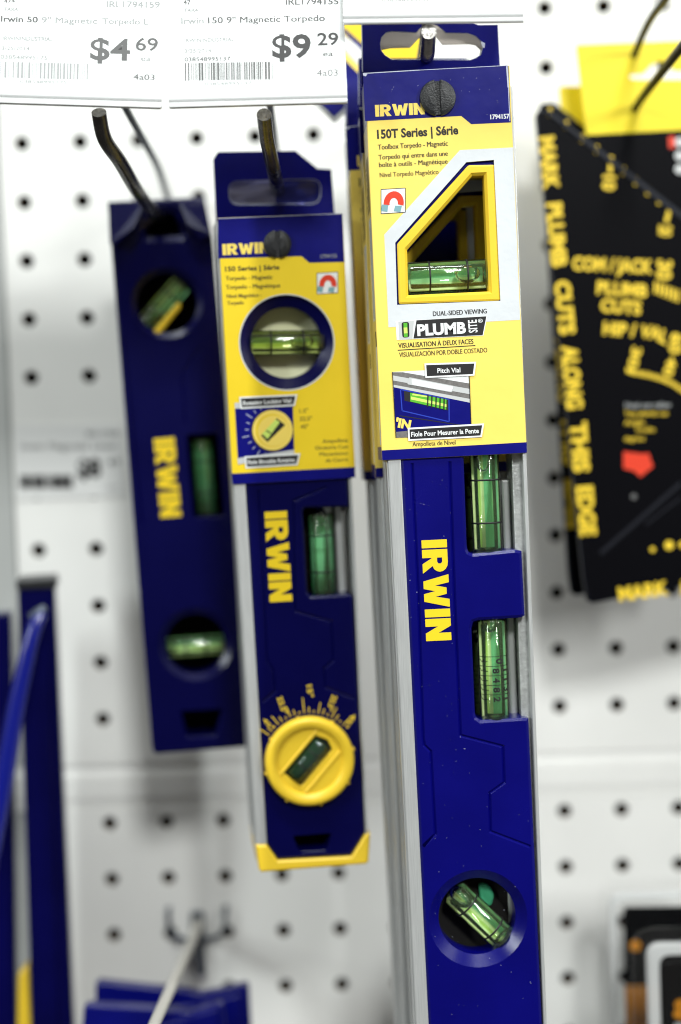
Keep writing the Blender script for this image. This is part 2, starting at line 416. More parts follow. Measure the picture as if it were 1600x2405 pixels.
# ------------------------------------------------------------------ pegboard wall
def pegboard(xs, ys, x0, x1, y0, y1, name, rh=3.05, th=5.0):
    mb = MB(); n = 20
    xe = [x0] + [(a + b) / 2 for a, b in zip(xs, xs[1:])] + [x1]
    ye = [y1] + [(a + b) / 2 for a, b in zip(ys, ys[1:])] + [y0]
    for i, x in enumerate(xs):
        for j, y in enumerate(ys):
            l, r, t, b = xe[i], xe[i + 1], ye[j], ye[j + 1]; ci, sq = [], []
            for k in range(n):
                a = 2 * math.pi * k / n + math.pi / 4; c, s = math.cos(a), math.sin(a)
                ci.append((x + rh * c, y + rh * s)); mm = max(abs(c), abs(s)); c /= mm; s /= mm
                sq.append((x + c * ((r - x) if c > 0 else (x - l)), y + s * ((t - y) if s > 0 else (y - b))))
            rim = [(x + (p[0] - x) * 1.1, y + (p[1] - y) * 1.1) for p in ci]
            mb.wall(sq, 0, rim, 0, 'board'); mb.wall(rim, 0, ci, -.4, 'board', True); mb.wall(ci, -.4, ci, -th, 'board_edge', True)
    mb.quad([(x0, y0, -th), (x1, y0, -th), (x1, y0, 0), (x0, y0, 0)], 'board'); mb.quad([(x0, y1, 0), (x1, y1, 0), (x1, y1, -th), (x0, y1, -th)], 'board')
    mb.quad([(x0, y0, -th), (x0, y0, 0), (x0, y1, 0), (x0, y1, -th)], 'board')
    return mb.build(name, frame=FLAT, kind='structure')
XS = [i * 25.4 for i in range(-0, 16)]
pegboard(XS, [-j * 25.4 for j in range(-6, 11)], -9.5, 15.6 * 25.4, -274.5, 6.7 * 25.4, 'pegboard_wall')
pegboard([x + 1.2 for x in XS], [-301.1 - j * 25.4 for j in range(0, 9)], -8.5, 15.6 * 25.4, -301.1 - 8.7 * 25.4, -294.6, 'pegboard_wall')
mb = MB()
mb.wall([(-60, -274.9), (420, -274.9)], -4.5, [(-60, -276), (420, -276)], -1.2, 'board', closed=False, flip=True)
for (ya, wa), (yb, wb) in zip([(-274.9, -.7), (-277, -.6), (-279, -.1), (-281, .05), (-288.5, .05), (-290, -.1), (-292, -.5), (-294.3, -.6)], [(-277, -.6), (-279, -.1), (-281, .05), (-288.5, .05), (-290, -.1), (-292, -.5), (-294.3, -.6), (-294.5, -5)]):
    mb.add([(-60, ya, wa), (-60, yb, wb), (420, yb, wb), (420, ya, wa)], [(0, 1, 2, 3)], 'board', True)
mb.build('wall_rail', frame=FLAT, kind='structure')
mb = MB(); mb.prism([(-60, -560), (-10.6, -560), (-10.6, 190), (-60, 190)], -6, -1.4, 'upright', .8); mb.build('wall_upright', frame=FLAT, kind='structure')
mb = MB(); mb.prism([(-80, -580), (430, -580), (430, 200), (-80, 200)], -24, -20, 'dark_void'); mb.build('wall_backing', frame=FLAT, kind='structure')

# paper label stuck on the board at the left
fr = Frame(P(150, 1075, 0.4))
mb = MB(); q = g('G', (75, 1790), (675, 1780), (700, 2180), (95, 2200)); mb.prism(fr.LL(q), -.25, 0, 'label_paper_dull')
text(mb, fr, 'IRL1794', *g('G', (480, 1850), (655, 1848)), 12, 'ink_grey', .05)
text(mb, fr, 'Irwin Magnetic Level', *g('G', (120, 1925), (640, 1920)), 17, 'ink_black', .05)
text(mb, fr, '$8', *g('G', (430, 2075), (560, 2070)), 42, 'ink_black', .05, .05)
text(mb, fr, '49', *g('G', (595, 2015), (665, 2012)), 18, 'ink_black', .05)
text(mb, fr, 'ea', *g('G', (600, 2140), (650, 2138)), 8, 'ink_grey', .05)
for i in range(26):
    x = 110 + i * 11.5 + random.uniform(-2, 2); a, b = g('G', (x, 2065), (x + 2, 2140)); line(mb, fr, [a, b], random.choice((.5, .8, 1.1)), 'ink_black', .05)
mb.build('paper_label', frame=fr, label='blurred white paper price label stuck flat on the pegboard left of the blue level', category='paper label')

# ------------------------------------------------------------------ price tags in their clear holders
def barcode(mb, fr, a, b, h, m, w, seed):
    rd = random.Random(seed); x = 0; d = Vector(b) - Vector(a); n = Vector((d.y, -d.x)).normalized() * h
    while x < 1:
        wd = rd.choice((.008, .008, .016, .024)); p = Vector(a) + d * x; q = Vector(a) + d * min(1, x + wd)
        art(mb, fr, [tuple(p), tuple(q), tuple(q + n), tuple(p + n)], m, w); x += wd + rd.choice((.008, .012, .02))
def tag(label, fr, holder, paper, lip):
    t = thing('price_tag', label, 'price tag', fr, 'price tags hanging above the tools')
    mb = MB(); mb.prism(rounded(fr.LL(holder), .8), -1.6, -.5, 'holder_plastic', .2)
    # rolled lower lip of the holder
    a, b = fr.L(lip[0]), fr.L(lip[1])
    mb.tube([(a[0], a[1], -.5), (b[0], b[1], -.5)], 1.05, 'holder_plastic', 12, sub=1)
    mb.tube([(a[0], a[1] - 1.9, -1.1), (b[0], b[1] - 1.9, -1.1)], .8, 'holder_plastic', 12, sub=1)
    mb.build('label_holder', t)
    pm = MB(); pm.prism(rounded(fr.LL(paper), 2.4), -.5, -.2, 'paper_white')
    return t, pm
ZT = 166
fr = Frame(P(190, 150, ZT), -24, 1, .4)
t, pm = tag('white price tag reading $4.69 at the far left', fr, [(-60, -90), (389, -90), (379, 250), (-60, 236)], [(-50, -80), (386, -80), (376, 223), (-50, 210)], [(-60, 218), (380, 231)])
W_ = -.12
text(pm, fr, '474', *g('T7', (35, 22), (130, 22)), 9, 'ink_grey', W_)
text(pm, fr, 'TARA', *g('T7', (35, 92), (160, 95)), 8, 'ink_faint', W_)
text(pm, fr, 'IRL1794159', *g('T7', (935, 62), (1400, 66)), 15, 'ink_faint', W_)
text(pm, fr, 'Irwin 50', *g('T7', (8, 188), (330, 196)), 14, 'ink_grey', W_, .008)
text(pm, fr, '9" Magnetic', *g('T7', (365, 197), (850, 207)), 14, 'ink_faint', W_)
text(pm, fr, 'Torpedo L', *g('T7', (895, 208), (1300, 214)), 14, 'ink_faint', W_)
text(pm, fr, 'IRWININDUSTRIAL', *g('T7', (25, 352), (465, 360)), 10, 'ink_faint', W_)
text(pm, fr, '3/25/2014', *g('T7', (15, 436), (258, 442)), 9, 'ink_faint', W_)
text(pm, fr, '038548995175', *g('T7', (5, 515), (415, 524)), 10, 'ink_faint', W_)
barcode(pm, fr, *g('T7', (0, 680), (780, 700)), 38, 'ink_faint', W_, 3)
text(pm, fr, '038548995175', *g('T7', (175, 728), (585, 736)), 8, 'ink_faint', W_)
text(pm, fr, '$4', *g('T7', (790, 518), (1140, 528)), 52, 'ink_grey', W_, .02)
text(pm, fr, '69', *g('T7', (1190, 440), (1385, 444)), 31, 'ink_grey', W_, .01)
text(pm, fr, 'ea', *g('T7', (1235, 532), (1320, 534)), 13, 'ink_faint', W_)
text(pm, fr, '4a03', *g('T7', (1168, 697), (1355, 702)), 14, 'ink_grey', W_)
pm.build('paper_label', t)
fr = Frame(P(600, 130, ZT), -24, 0, .8)
t, pm = tag('white price tag reading $9.29 between the other two tags', fr, [(394, -90), (803, -100), (816, 237), (396, 249)], [(397, -80), (800, -86), (809, 212), (397, 222)], [(397, 232), (815, 221)])
text(pm, fr, '47', *g('R1', (795, 20), (825, 20)), 12, 'ink_grey', W_)
text(pm, fr, 'TARA', *g('R1', (797, 50), (860, 50)), 8, 'ink_faint', W_)
text(pm, fr, 'IRL1794155', *g('R1', (1238, 20), (1465, 18)), 15, 'ink_grey', W_)
text(pm, fr, 'Irwin', *g('R1', (786, 103), (882, 101)), 15, 'ink_faint', W_)
text(pm, fr, '150 9" Magnetic Torpedo', *g('R1', (902, 101), (1407, 90)), 15, 'ink_grey', W_)
text(pm, fr, 'IRWININDUSTRIAL', *g('R1', (800, 183), (1015, 178)), 9, 'ink_faint', W_)
text(pm, fr, '3/25/2014', *g('R1', (800, 228), (915, 226)), 9, 'ink_faint', W_)
text(pm, fr, '038548995137', *g('R1', (800, 266), (998, 262)), 10, 'ink_grey', W_)
barcode(pm, fr, *g('R1', (802, 350), (1182, 344)), 42, 'ink_grey', W_, 5)
text(pm, fr, '038548995137', *g('R1', (888, 370), (1090, 366)), 8, 'ink_faint', W_)
text(pm, fr, '$9', *g('R1', (1180, 248), (1348, 246)), 55, 'ink_black', W_, .025)
text(pm, fr, '29', *g('R1', (1376, 196), (1467, 193)), 30, 'ink_black', W_, .015)
text(pm, fr, 'ea', *g('R1', (1400, 244), (1442, 242)), 13, 'ink_grey', W_)
text(pm, fr, '4a03', *g('R1', (1373, 330), (1465, 328)), 16, 'ink_grey', W_)
pm.build('paper_label', t)
fr = Frame(P(1010, 0, ZT + 2), -24, 0, .4)
t, pm = tag('white price tag cut off by the top edge, above the large yellow box', fr, [(806, -150), (1229, -150), (1230, 45), (806, 51)], [(810, -140), (1222, -140), (1224, 22), (808, 26)], [(807, 36), (1229, 31)])
text(pm, fr, '038548995151', *g('T6', (398, 15), (768, 10)), 8, 'ink_faint', W_)
pm.build('paper_label', t)

# ------------------------------------------------------------------ wire hooks
def hook(label, base, prong, arm, wm='steel_wire', am='blue_wire', r=2.45, ra=1.35, plate=True, tipm='steel_end'):
    fr = Frame(base); t = thing('peg_hook', label, 'hook', fr, 'wire hooks on the pegboard')
    cv = lambda pts: [fr.loc(P(*p)) for p in pts]
    b = fr.loc((base.x, base.y, 1.5))
    if prong:
        mb = MB(); mb.tube([b] + cv(prong), r, wm, 18, cap=tipm); mb.build('prong', t)
    if arm:
        mb = MB(); mb.tube([b + Vector((0, 7, 0))] + cv(arm), ra, am, 12); mb.build('label_arm', t)
    if plate:
        mb = MB(); mb.prism(rounded([(-3, -12), (3, -12), (3, 11), (-3, 11)], 1.5), .3, 1.8, 'blue_wire', .4)
        mb.tube([(-12.7, 12, -2), (-12.7, 11, 2), (-11, 1, 3), (0, -1, 3), (11, 1, 3), (12.7, 11, 2), (12.7, 12, -2)], 1.1, 'blue_wire', 10)
        mb.build('base_plate', t)
    return t
hook('bent steel hook holding the all blue level, its bare tip under the $4.69 tag', P(412, 545, 1.5), [(400, 537, 20), (372, 510, 62), (325, 452, 120), (283, 381, 146), (246, 326, 157), (232.5, 264, 165)],
     [(392, 456, 14), (372, 395, 50), (346, 345, 80), (293, 249, 125), (255, 160, 158)])
hook('bent steel hook holding the smaller yellow box, its tip under the $9.29 tag', P(680, 528, 1.5), [(668, 490, 50), (654, 448, 104), (645, 410, 130), (633, 355, 146), (626, 320, 154), (620.5, 269, 165)],
     [(655, 420, 20), (648, 345, 70), (634, 245, 120), (622, 150, 158)])
hook('short looking steel hook seen end on in the slot of the large yellow box', P(966, 311, 1.5), [(985, 225, 60), (1001, 140, 133), (1004, 126, 150), (1006, 100, 160), (1007.5, 74, 169)],
     [(975, 210, 60), (1000, 60, 150), (1004, 10, 160)])
hook('dark thin wire hook passing through the yellow card of the try square', P(1420, 360, 1.5), [(1470, 290, 35), (1507, 232, 62), (1560, 163, 95), (1640, 62, 140)],
     [(1508, 85, 62), (1565, -5, 100), (1600, -60, 120)], r=1.7, ra=1.5, wm='black_edge', am='black_edge', tipm='black_edge')
t = hook('grey hook with a forked base low on the pegboard above blue plastic cases', P(466, 2195, 1.5), [(468, 2215, 10), (470, 2250, 24), (473, 2300, 40)],
     [(462, 2180, 8), (440, 2235, 40), (405, 2312, 90), (365, 2400, 140), (335, 2470, 165)], wm='black_edge', am='grey_wire', ra=2.1)

# ------------------------------------------------------------------ shared sleeve parts
def magnet_icon(mb, fr, c, s, w, tilt=0.0):
    cx, cy = c; T = lambda x, y: (cx + s * (x - y * tilt * -1), cy + s * (y - x * .06))
    sq = [T(-.5, -.5), T(.5, -.5), T(.5, .5), T(-.5, .5)]
    art(mb, fr, sq, 'paper_white', w); frameline(mb, fr, sq, .22, 'ink_black', w + .03)
    arc = [T(.42 * math.cos(a) + .02, .1 - .5 * math.sin(a)) for a in [R_(-14 + 208 * k / 14) for k in range(15)]]
    arc2 = [T(.17 * math.cos(a) + .02, .1 - .22 * math.sin(a)) for a in [R_(-14 + 208 * k / 14) for k in range(15)]]
    art(mb, fr, arc + arc2[::-1], 'print_red', w + .06)
    art(mb, fr, [T(-.46, .12), T(-.2, .16), T(-.24, .44), T(-.5, .38)], 'print_teal', w + .09)
    art(mb, fr, [T(.08, .2), T(.36, .22), T(.3, .48), T(.02, .42)], 'print_teal', w + .09)
def strip(mb, fr, pts, txt, a, b, h, w):
    q = ccw(fr.LL(pts, w)); mb.cap([ccw(offset(q, -.55))], w, 'paper_white'); mb.cap([q], w + .04, 'ink_black')
    text(mb, fr, txt, a, b, h, 'paper_white', w + .08, .02)
def sleeve_sides(mb, tl, bl, tr, br, dp, m='print_yellow', blue='print_blue', fb=.06, ft=.0, top=0.16):
    """left, right and back walls; tl.. are (u, v) corners of the front"""
    for (a, b, fl) in ((tl, bl, False), (tr, br, True)):
        def pt(t, w): return (a[0] + (b[0] - a[0]) * t, a[1] + (b[1] - a[1]) * t, w)
        s = -1 if not fl else 1
        for t0, t1, mm in ((0, top, blue), (top, 1 - fb, m), (1 - fb, 1, blue)):
            q = [pt(t0, -.25), pt(t1, -.25), pt(t1, -dp), pt(t0, -dp)]
            mb.quad(q if fl else q[::-1], mm)
            q2 = [(p[0] - s * .45, p[1], p[2]) for p in q]
            mb.quad(q2[::-1] if fl else q2, 'card_back')

# ------------------------------------------------------------------ the large boxed level (front one and two behind)
FR = Frame(P(1050, 1000, 160), -.6, 2.6, 1.25)
BIG = thing('boxed_toolbox_level', 'front large yellow boxed level with the number 4 shaped window, nearest in its row', 'spirit level', FR, 'large boxed levels on one hook')
fr = FR
wl = -.9                                   # front of the level body
opening = g('R3', (1160, 462), (940, 480), (370, 1125), (385, 1622), (1212, 1590))
tl, tr, bl, br = (857.4, 180), (1196.8, 154), (897.7, 1081.3), (1238, 1063.7)
DP = 20
mb = MB()
U = fr.LL([tl, bl, br, tr])
mb.prism(U, -.5, 0, 'print_yellow', .22, holes=[(fr.LL(opening), 0, 'card_back')], side='print_yellow')
sleeve_sides(mb, U[0], U[1], U[3], U[2], DP, fb=.035, top=.12)
back_hole = fr.LL(opening)
mb.prism([U[0], U[1], U[2], U[3]], -DP - .5, -DP, 'card_back', holes=[(offset(ccw(back_hole), -1.0), 0, 'card_back')])
mb.cap([ccw(U)], -DP + .02 - .06, 'card_back', True) if False else None
w = .05
art(mb, fr, g('T6', (248, 592), (700, 560), (1412, 526), (1432, 980), (1115, 994), (1035, 928), (265, 970)), 'print_blue', w)
art(mb, fr, g('R4', (262, 1288), (1422, 1222), (1424, 1306), (266, 1366)), 'print_blue', w)
art(mb, fr, g('R3', (888, 383), (1312, 362), (1371, 1742), (316, 1802), (282, 1060)), 'card_white', w, [opening])
brandword(mb, fr, *g('T6', (348, 934), (742, 915)), 27.5, 'print_yellow', w + .05, skew=.0)
text(mb, fr, '1794157', *g('T6', (1268, 955), (1418, 948)), 11.5, 'paper_white', w + .05, .01)
text(mb, fr, '150T Series | Série', *g('R3', (226, 291), (876, 254)), 21, 'ink_black', w, .035)
text(mb, fr, 'Toolbox Torpedo - Magnetic', *g('R3', (232, 380), (790, 348)), 12.5, 'ink_black', w, 0)
text(mb, fr, 'Torpedo qui entre dans une', *g('R3', (236, 460), (790, 428)), 12, 'ink_black', w, 0)
text(mb, fr, 'boîte à outils - Magnétique', *g('R3', (240, 521), (788, 491)), 12, 'ink_black', w, 0)
text(mb, fr, 'Nivel Torpedo Magnético', *g('R3', (246, 602), (716, 575)), 11.5, 'ink_brown', w)
magnet_icon(mb, fr, g('R3', (354, 790)), 57, w)
text(mb, fr, 'DUAL-SIDED VIEWING', *g('R4', (672, 212), (1102, 190)), 11.5, 'ink_black', w + .05, 0)
q = g('R4', (372, 252), (1108, 210), (1076, 368), (382, 404))
art(mb, fr, q, 'paper_white', w + .05)
art(mb, fr, g('R4', (540, 246), (1100, 214), (1070, 364), (516, 392)), 'ink_black', w + .1)
art(mb, fr, g('R4', (395, 256), (520, 250), (508, 392), (403, 398)), 'print_silver', w + .1)
art(mb, fr, rounded(g('R4', (420, 262), (480, 258), (484, 382), (428, 386)), 6), 'ink_black', w + .14)
art(mb, fr, g('R4', (436, 268), (466, 266), (470, 378), (440, 380)), 'print_green', w + .18)
art(mb, fr, g('R4', (437, 305), (466, 303), (469, 350), (440, 352)), 'print_lime', w + .22)
text(mb, fr, 'PLUMB', *g('R4', (548, 368), (938, 346)), 26, 'paper_white', w + .15, .045)
text(mb, fr, 'SITE', *g('R4', (1028, 342), (1020, 240)), 21, 'paper_white', w + .15, .02)
text(mb, fr, '®', *g('R4', (1032, 266), (1070, 264)), 9, 'paper_white', w + .15)
text(mb, fr, 'VISUALISATION À DEUX FACES', *g('R4', (395, 468), (995, 434)), 12, 'ink_black', w, 0)
line(mb, fr, g('R4', (390, 486), (1012, 448)), .3, 'ink_black', w)
text(mb, fr, 'VISUALIZACIÓN POR DOBLE COSTADO', *g('R4', (402, 541), (1106, 502)), 11.5, 'ink_brown', w)
def pitch_picture(mb, fr, w):
    art(mb, fr, g('R4', (347, 660), (960, 630), (978, 1082), (376, 1187)), 'paper_white', w)
    art(mb, fr, g('R4', (347, 662), (430, 662), (966, 752), (969, 800), (348, 688)), 'print_grey', w + .04)
    art(mb, fr, g('R4', (350, 688), (966, 795), (968, 838), (352, 728)), 'print_silver', w + .08)
    art(mb, fr, g('R4', (352, 728), (968, 838), (970, 880), (356, 762)), 'print_grey', w + .04)
    art(mb, fr, g('R4', (356, 762), (970, 876), (970, 906), (358, 782)), 'print_silver', w + .08)
    art(mb, fr, rounded(g('R4', (480, 702), (842, 772), (824, 824), (466, 758)), 3), 'print_silver', w + .12)
    art(mb, fr, rounded(g('R4', (500, 714), (836, 778), (818, 818), (505, 762)), 3), 'paper_white', w + .16)
    art(mb, fr, g('R4', (358, 782), (970, 906), (978, 1082), (374, 1140)), 'print_blue', w + .06)
    art(mb, fr, g('R4', (374, 1140), (480, 1130), (482, 1184), (376, 1187)), 'print_grey', w + .05)
    frameline(mb, fr, g('R4', (412, 800), (800, 880), (802, 1058), (425, 970)), .35, 'print_blue_light', w + .1)
    art(mb, fr, g('R4', (440, 812), (795, 882), (794, 968), (444, 890)), 'ink_black', w + .1)
    art(mb, fr, g('R4', (490, 826), (780, 880), (778, 962), (490, 896)), 'print_green', w + .14)
    art(mb, fr, g('R4', (495, 856), (780, 918), (780, 940), (495, 880)), 'print_lime', w + .18)
    art(mb, fr, g('R4', (510, 832), (630, 852), (630, 864), (505, 846)), 'print_lime', w + .18)
    for x in (632, 664, 698, 730, 762):
        line(mb, fr, g('R4', (x, 838 + (x - 600) * .2), (x - 3, 932 + (x - 600) * .2)), .45, 'ink_black', w + .22)
    text(mb, fr, "'IN", *g('R4', (368, 1096), (488, 1118)), 21, 'print_yellow', w + .14, .05)
    line(mb, fr, g('R4', (404, 1010), (960, 1096)), .3, 'ink_black', w + .1)
    line(mb, fr, g('R4', (347, 660), (376, 1187)), .25, 'ink_black', w + .2)
    line(mb, fr, g('R4', (962, 680), (978, 1082)), .25, 'ink_black', w + .2)
pitch_picture(mb, fr, w)
strip(mb, fr, g('R4', (618, 605), (1003, 592), (992, 676), (624, 694)), 'Pitch Vial', *g('R4', (708, 668), (892, 662)), 11.5, w + .3)
strip(mb, fr, g('R4', (484, 1120), (1066, 1086), (1052, 1168), (488, 1198)), 'Fiole Pour Mesurer la Pente', *g('R4', (498, 1178), (1040, 1148)), 11.5, w + .3)
text(mb, fr, 'Ampolleta de Nivel', *g('R4', (508, 1256), (852, 1240)), 11, 'ink_brown', w)
# worn corners and edges of the card
for a, b, wd in (((250, 588), (700, 561), .25), ((700, 561), (1405, 524), .18)): line(mb, fr, g('T6', a, b), wd, 'scuff', w + .08)
line(mb, fr, g('T6', (1400, 530), (1412, 700)), .5, 'scuff', w + .08); line(mb, fr, g('T6', (1412, 700), (1424, 970)), .22, 'scuff', w + .08)
art(mb, fr, g('T6', (246, 584), (285, 592), (270, 612), (250, 605)), 'scuff', w + .09)
for _ in range(26):
    x, y = random.uniform(300, 1380), random.uniform(600, 930)
    a, b = g('T6', (x, y), (x + random.uniform(-8, 8), y + random.uniform(2, 10))); line(mb, fr, [a, b], .06, 'scuff', w + .06)
# print on the left side panel
L0, L1 = Vector(U[0]), Vector(U[1])
def side_pt(t, ww): q = L0 + (L1 - L0) * t; return (q.x - .05, q.y, ww)
def side_quad(t0, t1, w0, w1, m, k=0):
    q = [side_pt(t0, w0), side_pt(t0, w1), side_pt(t1, w1), side_pt(t1, w0)]; mb.quad([(p[0] - k * .04, p[1], p[2]) for p in q][::-1], m)
side_quad(.36, .63, -1.5, -12, 'paper_white'); side_quad(.7, .96, -1.0, -5, 'paper_white'); side_quad(.66, .7, -1, -5, 'ink_black')
for k in range(46): side_quad(.365 + k * .0057, .367 + k * .0057, -3, random.uniform(-7, -11), 'ink_grey', 1)
for k in range(30): side_quad(.2 + k * .0048, .202 + k * .0048, -4, random.uniform(-10, -18), 'ink_brown', 1)
SLV = mb.build('card_sleeve', BIG)
# hanging flap: printed front ply and bare back ply
def slot_loop(reg, k):
    return k
mb = MB(); wf = -DP + .6
fo = g('T6', (236, 186), (1128, 183), (1172, 200), (1330, 198), (1346, 560), (1350, 640), (238, 700))
sl = g('T6', (388, 350), (398, 300), (432, 262), (480, 253), (675, 262), (700, 232), (740, 202), (790, 190), (840, 202), (880, 232), (910, 264), (1090, 268), (1150, 290), (1192, 330), (1206, 376), (1188, 438), (1150, 462), (1105, 478), (480, 475), (425, 440), (395, 400))
mb.prism(fr.LL(fo, wf), wf - .5, wf, 'print_blue', .1, holes=[(fr.LL(sl, wf), .12, 'card_white', .12, 'card_white')], side='card_white')
wb = wf - 3.2
sl2 = g('T6', (395, 400), (470, 384), (625, 380), (690, 310), (730, 285), (790, 268), (830, 290), (855, 320), (885, 357), (1100, 352), (1150, 362), (1190, 400), (1180, 445), (1105, 484), (480, 484), (430, 450))
fo2 = g('T6', (236, 186), (1128, 183), (1172, 200), (1330, 198), (1346, 560), (1350, 700), (238, 720))
mb.prism(offset(ccw(fr.LL(fo2, wb)), .3), wb - .5, wb, 'card_back', 0, holes=[(fr.LL(sl2, wb), 0, 'card_back')])
for p, q_ in (((238, 190), (244, 575)),): line(mb, fr, [tuple(x) for x in g('T6', p, q_)], .35, 'scuff', wf + .04)
art(mb, fr, g('T6', (1192, 330), (1225, 345), (1222, 385), (1204, 380)), 'scuff', wf + .05)
line(mb, fr, g('T6', (1326, 200), (1344, 515)), .18, 'scuff', wf + .05)
mb.build('hanging_flap', BIG)
# black push rivet
def rivet(parent, fr, c, rpx, w0, tilt=0.0):
    cu, cv_ = fr.L(c, w0); r = abs(fr.L((c[0] + rpx, c[1]), w0)[0] - cu); sw = r * .15
    mb = MB()
    for sgn in (-1, 1):
        n = 18; rings = []
        for ww, rr in ((w0, r * .97), (w0 + .5, r), (w0 + .9, r * .97), (w0 + 1.25, r * .8), (w0 + 1.5, r * .45)):
            a0 = math.asin(min(.95, sw / rr)); l = []
            for k in range(n + 1):
                a = a0 + (math.pi - 2 * a0) * k / n - math.pi / 2
                l.append((cu + sgn * rr * math.cos(a), cv_ + rr * math.sin(a)))
            rings.append((l, ww))
        for (l0, a), (l1, b) in zip(rings, rings[1:]): mb.wall(l0, a, l1, b, 'black_plastic', True, flip=(sgn < 0), closed=True)
        mb.cap([ccw(rings[-1][0])], rings[-1][1], 'black_plastic')
    mb.prism(circle((cu, cv_), r * .92, 32), w0 - .2, w0 + .3, 'black_plastic')
    return mb.build('push_rivet', parent)
rivet(BIG, fr, g('T6', (846, 785)), 42.5, .25)
# level body
mb = MB()
xl0, xr0 = (939, 1060), (1233, 1050)
def BL(y): t = (y - 1082) / (2405 - 1082); return (941 + t * (1006.6 - 941), y)
def BRt(y): t = (y - 1082) / (2405 - 1082); return (1226.5 + t * (1275 - 1226.5), y)
YB = 2560
n1 = g('R6', (1238, 788), (790, 770 + 20), (770, 180))            # first notch floor and side
ny0 = 930
body = [BL(215), BRt(203)]
body += [BRt(ny0), (1082, ny0 + 6)]
c1 = g('R6', (797, 740), (800, 800), (860, 835), (1195, 808), (1236, 856))
body += [g('R6', (773, 60)), c1[0], (g('R6', (802, 775))), (g('R6', (815, 800))), g('R6', (845, 812)), g('R6', (1180, 778)), g('R6', (1232, 790))]
body += [g('R6', (1256, 1300)), g('R6', (1225, 1316)), g('R6', (890, 1336)), g('R6', (848, 1350)), g('R6', (835, 1400))]
body += [g('R6', (862, 2070)), g('R6', (872, 2106)), g('R6', (905, 2130)), g('R6', (1240, 2110)), g('R6', (1286, 2114))]
body += [BRt(YB), BL(YB)]
cc = fr.L(g('R7', (880, 1530)), wl); rc = abs(fr.L(g('R7', (1185, 1530)), wl)[0] - cc[0])
inner = g('R3', (1080, 585), (985, 590), (465, 1180), (475, 1545), (1120, 1515))
gr_l = g('R6', (362, 100), (450, 2190)) ; gr_r = g('R6', (663, 80), (745, 2262))
gl = [g('R6', (365, 95)), g('R6', (415, 1150)), g('R7', (450, 120)), g('R7', (458, 170)), g('R7', (508, 218)), g('R7', (545, 868)), g('R7', (448, 962))]
gr = [g('R6', (663, 80)), g('R6', (700, 1150)), g('R7', (742, 92)), g('R7', (1075, 178)), g('R7', (1085, 462)), g('R7', (970, 545)), g('R7', (978, 846)), g('R7', (1290, 965))]
cw = fr.L(g('R7', (880, 1530)), wl)
mb.prism(fr.LL(body, wl), wl - 10.5, wl, 'blue_plastic', .95,
         holes=[(circle(cc, rc, 56), rc * .27, 'blue_plastic', 2.8), (offset(ccw(fr.LL(g('R3', (1130, 545), (970, 548), (425, 1160), (437, 1580), (1165, 1552)), wl)), 0), 0)],
         grooves=[(fr.LL(gl, wl), .62, .62), (fr.LL(gr, wl), .62, .62)])
a_, b_ = fr.L(BL(1100), wl), fr.L(BRt(2400), wl)
def rnd():
    y = random.uniform(1100, 2400); return fr.L((random.uniform(BL(y)[0] + 6, BL(y)[0] + 118 if y < 1800 else BRt(y)[0] - 6), y), wl)
mb.dust(rnd, 90, wl + .03, 'scuff')
BODY = mb.build('level_body', BIG)
mb = MB(); brandword(mb, fr, *g('R6', (438, 705), (476, 1502)), 59.5, 'yellow_paint', wl + .12, .15); mb.build('raised_word', BODY)
# aluminium rails
mb = MB()
lr = [(877, 215), (906, 215)]
rail = [(912 - (1082 - 215) * .049 - 0, 215), (941 - (1082 - 215) * .049, 215), BL(YB), (976.7 + (YB - 2405) * .049, YB)]
RU = fr.LL(rail, wl)
mb.prism(RU, wl - 18, wl + .45, 'aluminium', .3)
for w0_, w1_, pr_ in ((wl - 5.5, wl - .6, .5), (wl - 8.6, wl - 7.4, .75), (wl - 13, wl - 11.2, .5), (wl - 18, wl - 14, .7)):
    l = ccw([(RU[0][0] - pr_, RU[0][1]), (RU[0][0] + .2, RU[0][1]), (RU[3][0] + .2, RU[3][1]), (RU[3][0] - pr_, RU[3][1])]); mb.prism(l, w0_, w1_, 'aluminium', .12)
mb.build('aluminium_rail', BIG)
mb = MB()
rr0 = [(BRt(203)[0] + 2, 203), (BRt(203)[0] + 11, 203), (1284 + (YB - 2405) * .036, YB), (BRt(YB)[0] + 2, YB)]
RR = fr.LL(rr0, wl)
mb.prism(RR, wl - 18, wl + .4, 'aluminium', .3)
# added bars standing for the rear level's rails, seen through the notches
WT = fr.L((BRt(1128)[0] + 2, 1128), wl)
l = [(p[0] - 9.0, p[1]) for p in (WT, RR[3])]; r_ = [(p[0] - 6.4, p[1]) for p in (RR[3], WT)]
mb.prism(ccw(l + r_), wl - 14, wl - 10.8, 'aluminium', .5)
l = [(p[0] - 5.9, p[1]) for p in (WT, RR[3])]; r_ = [(p[0] - 3.4, p[1]) for p in (RR[3], WT)]
mb.prism(ccw(l + r_), wl - 14, wl - 9.5, 'aluminium', .5)
l = [(p[0] - 3.0, p[1]) for p in (RR[0], RR[3])]; r_ = [(p[0] + .1, p[1]) for p in (RR[3], RR[0])]
mb.prism(ccw(l + r_), wl - 18, wl - 4, 'cast_metal', .2)
mb.build('aluminium_rail', BIG)
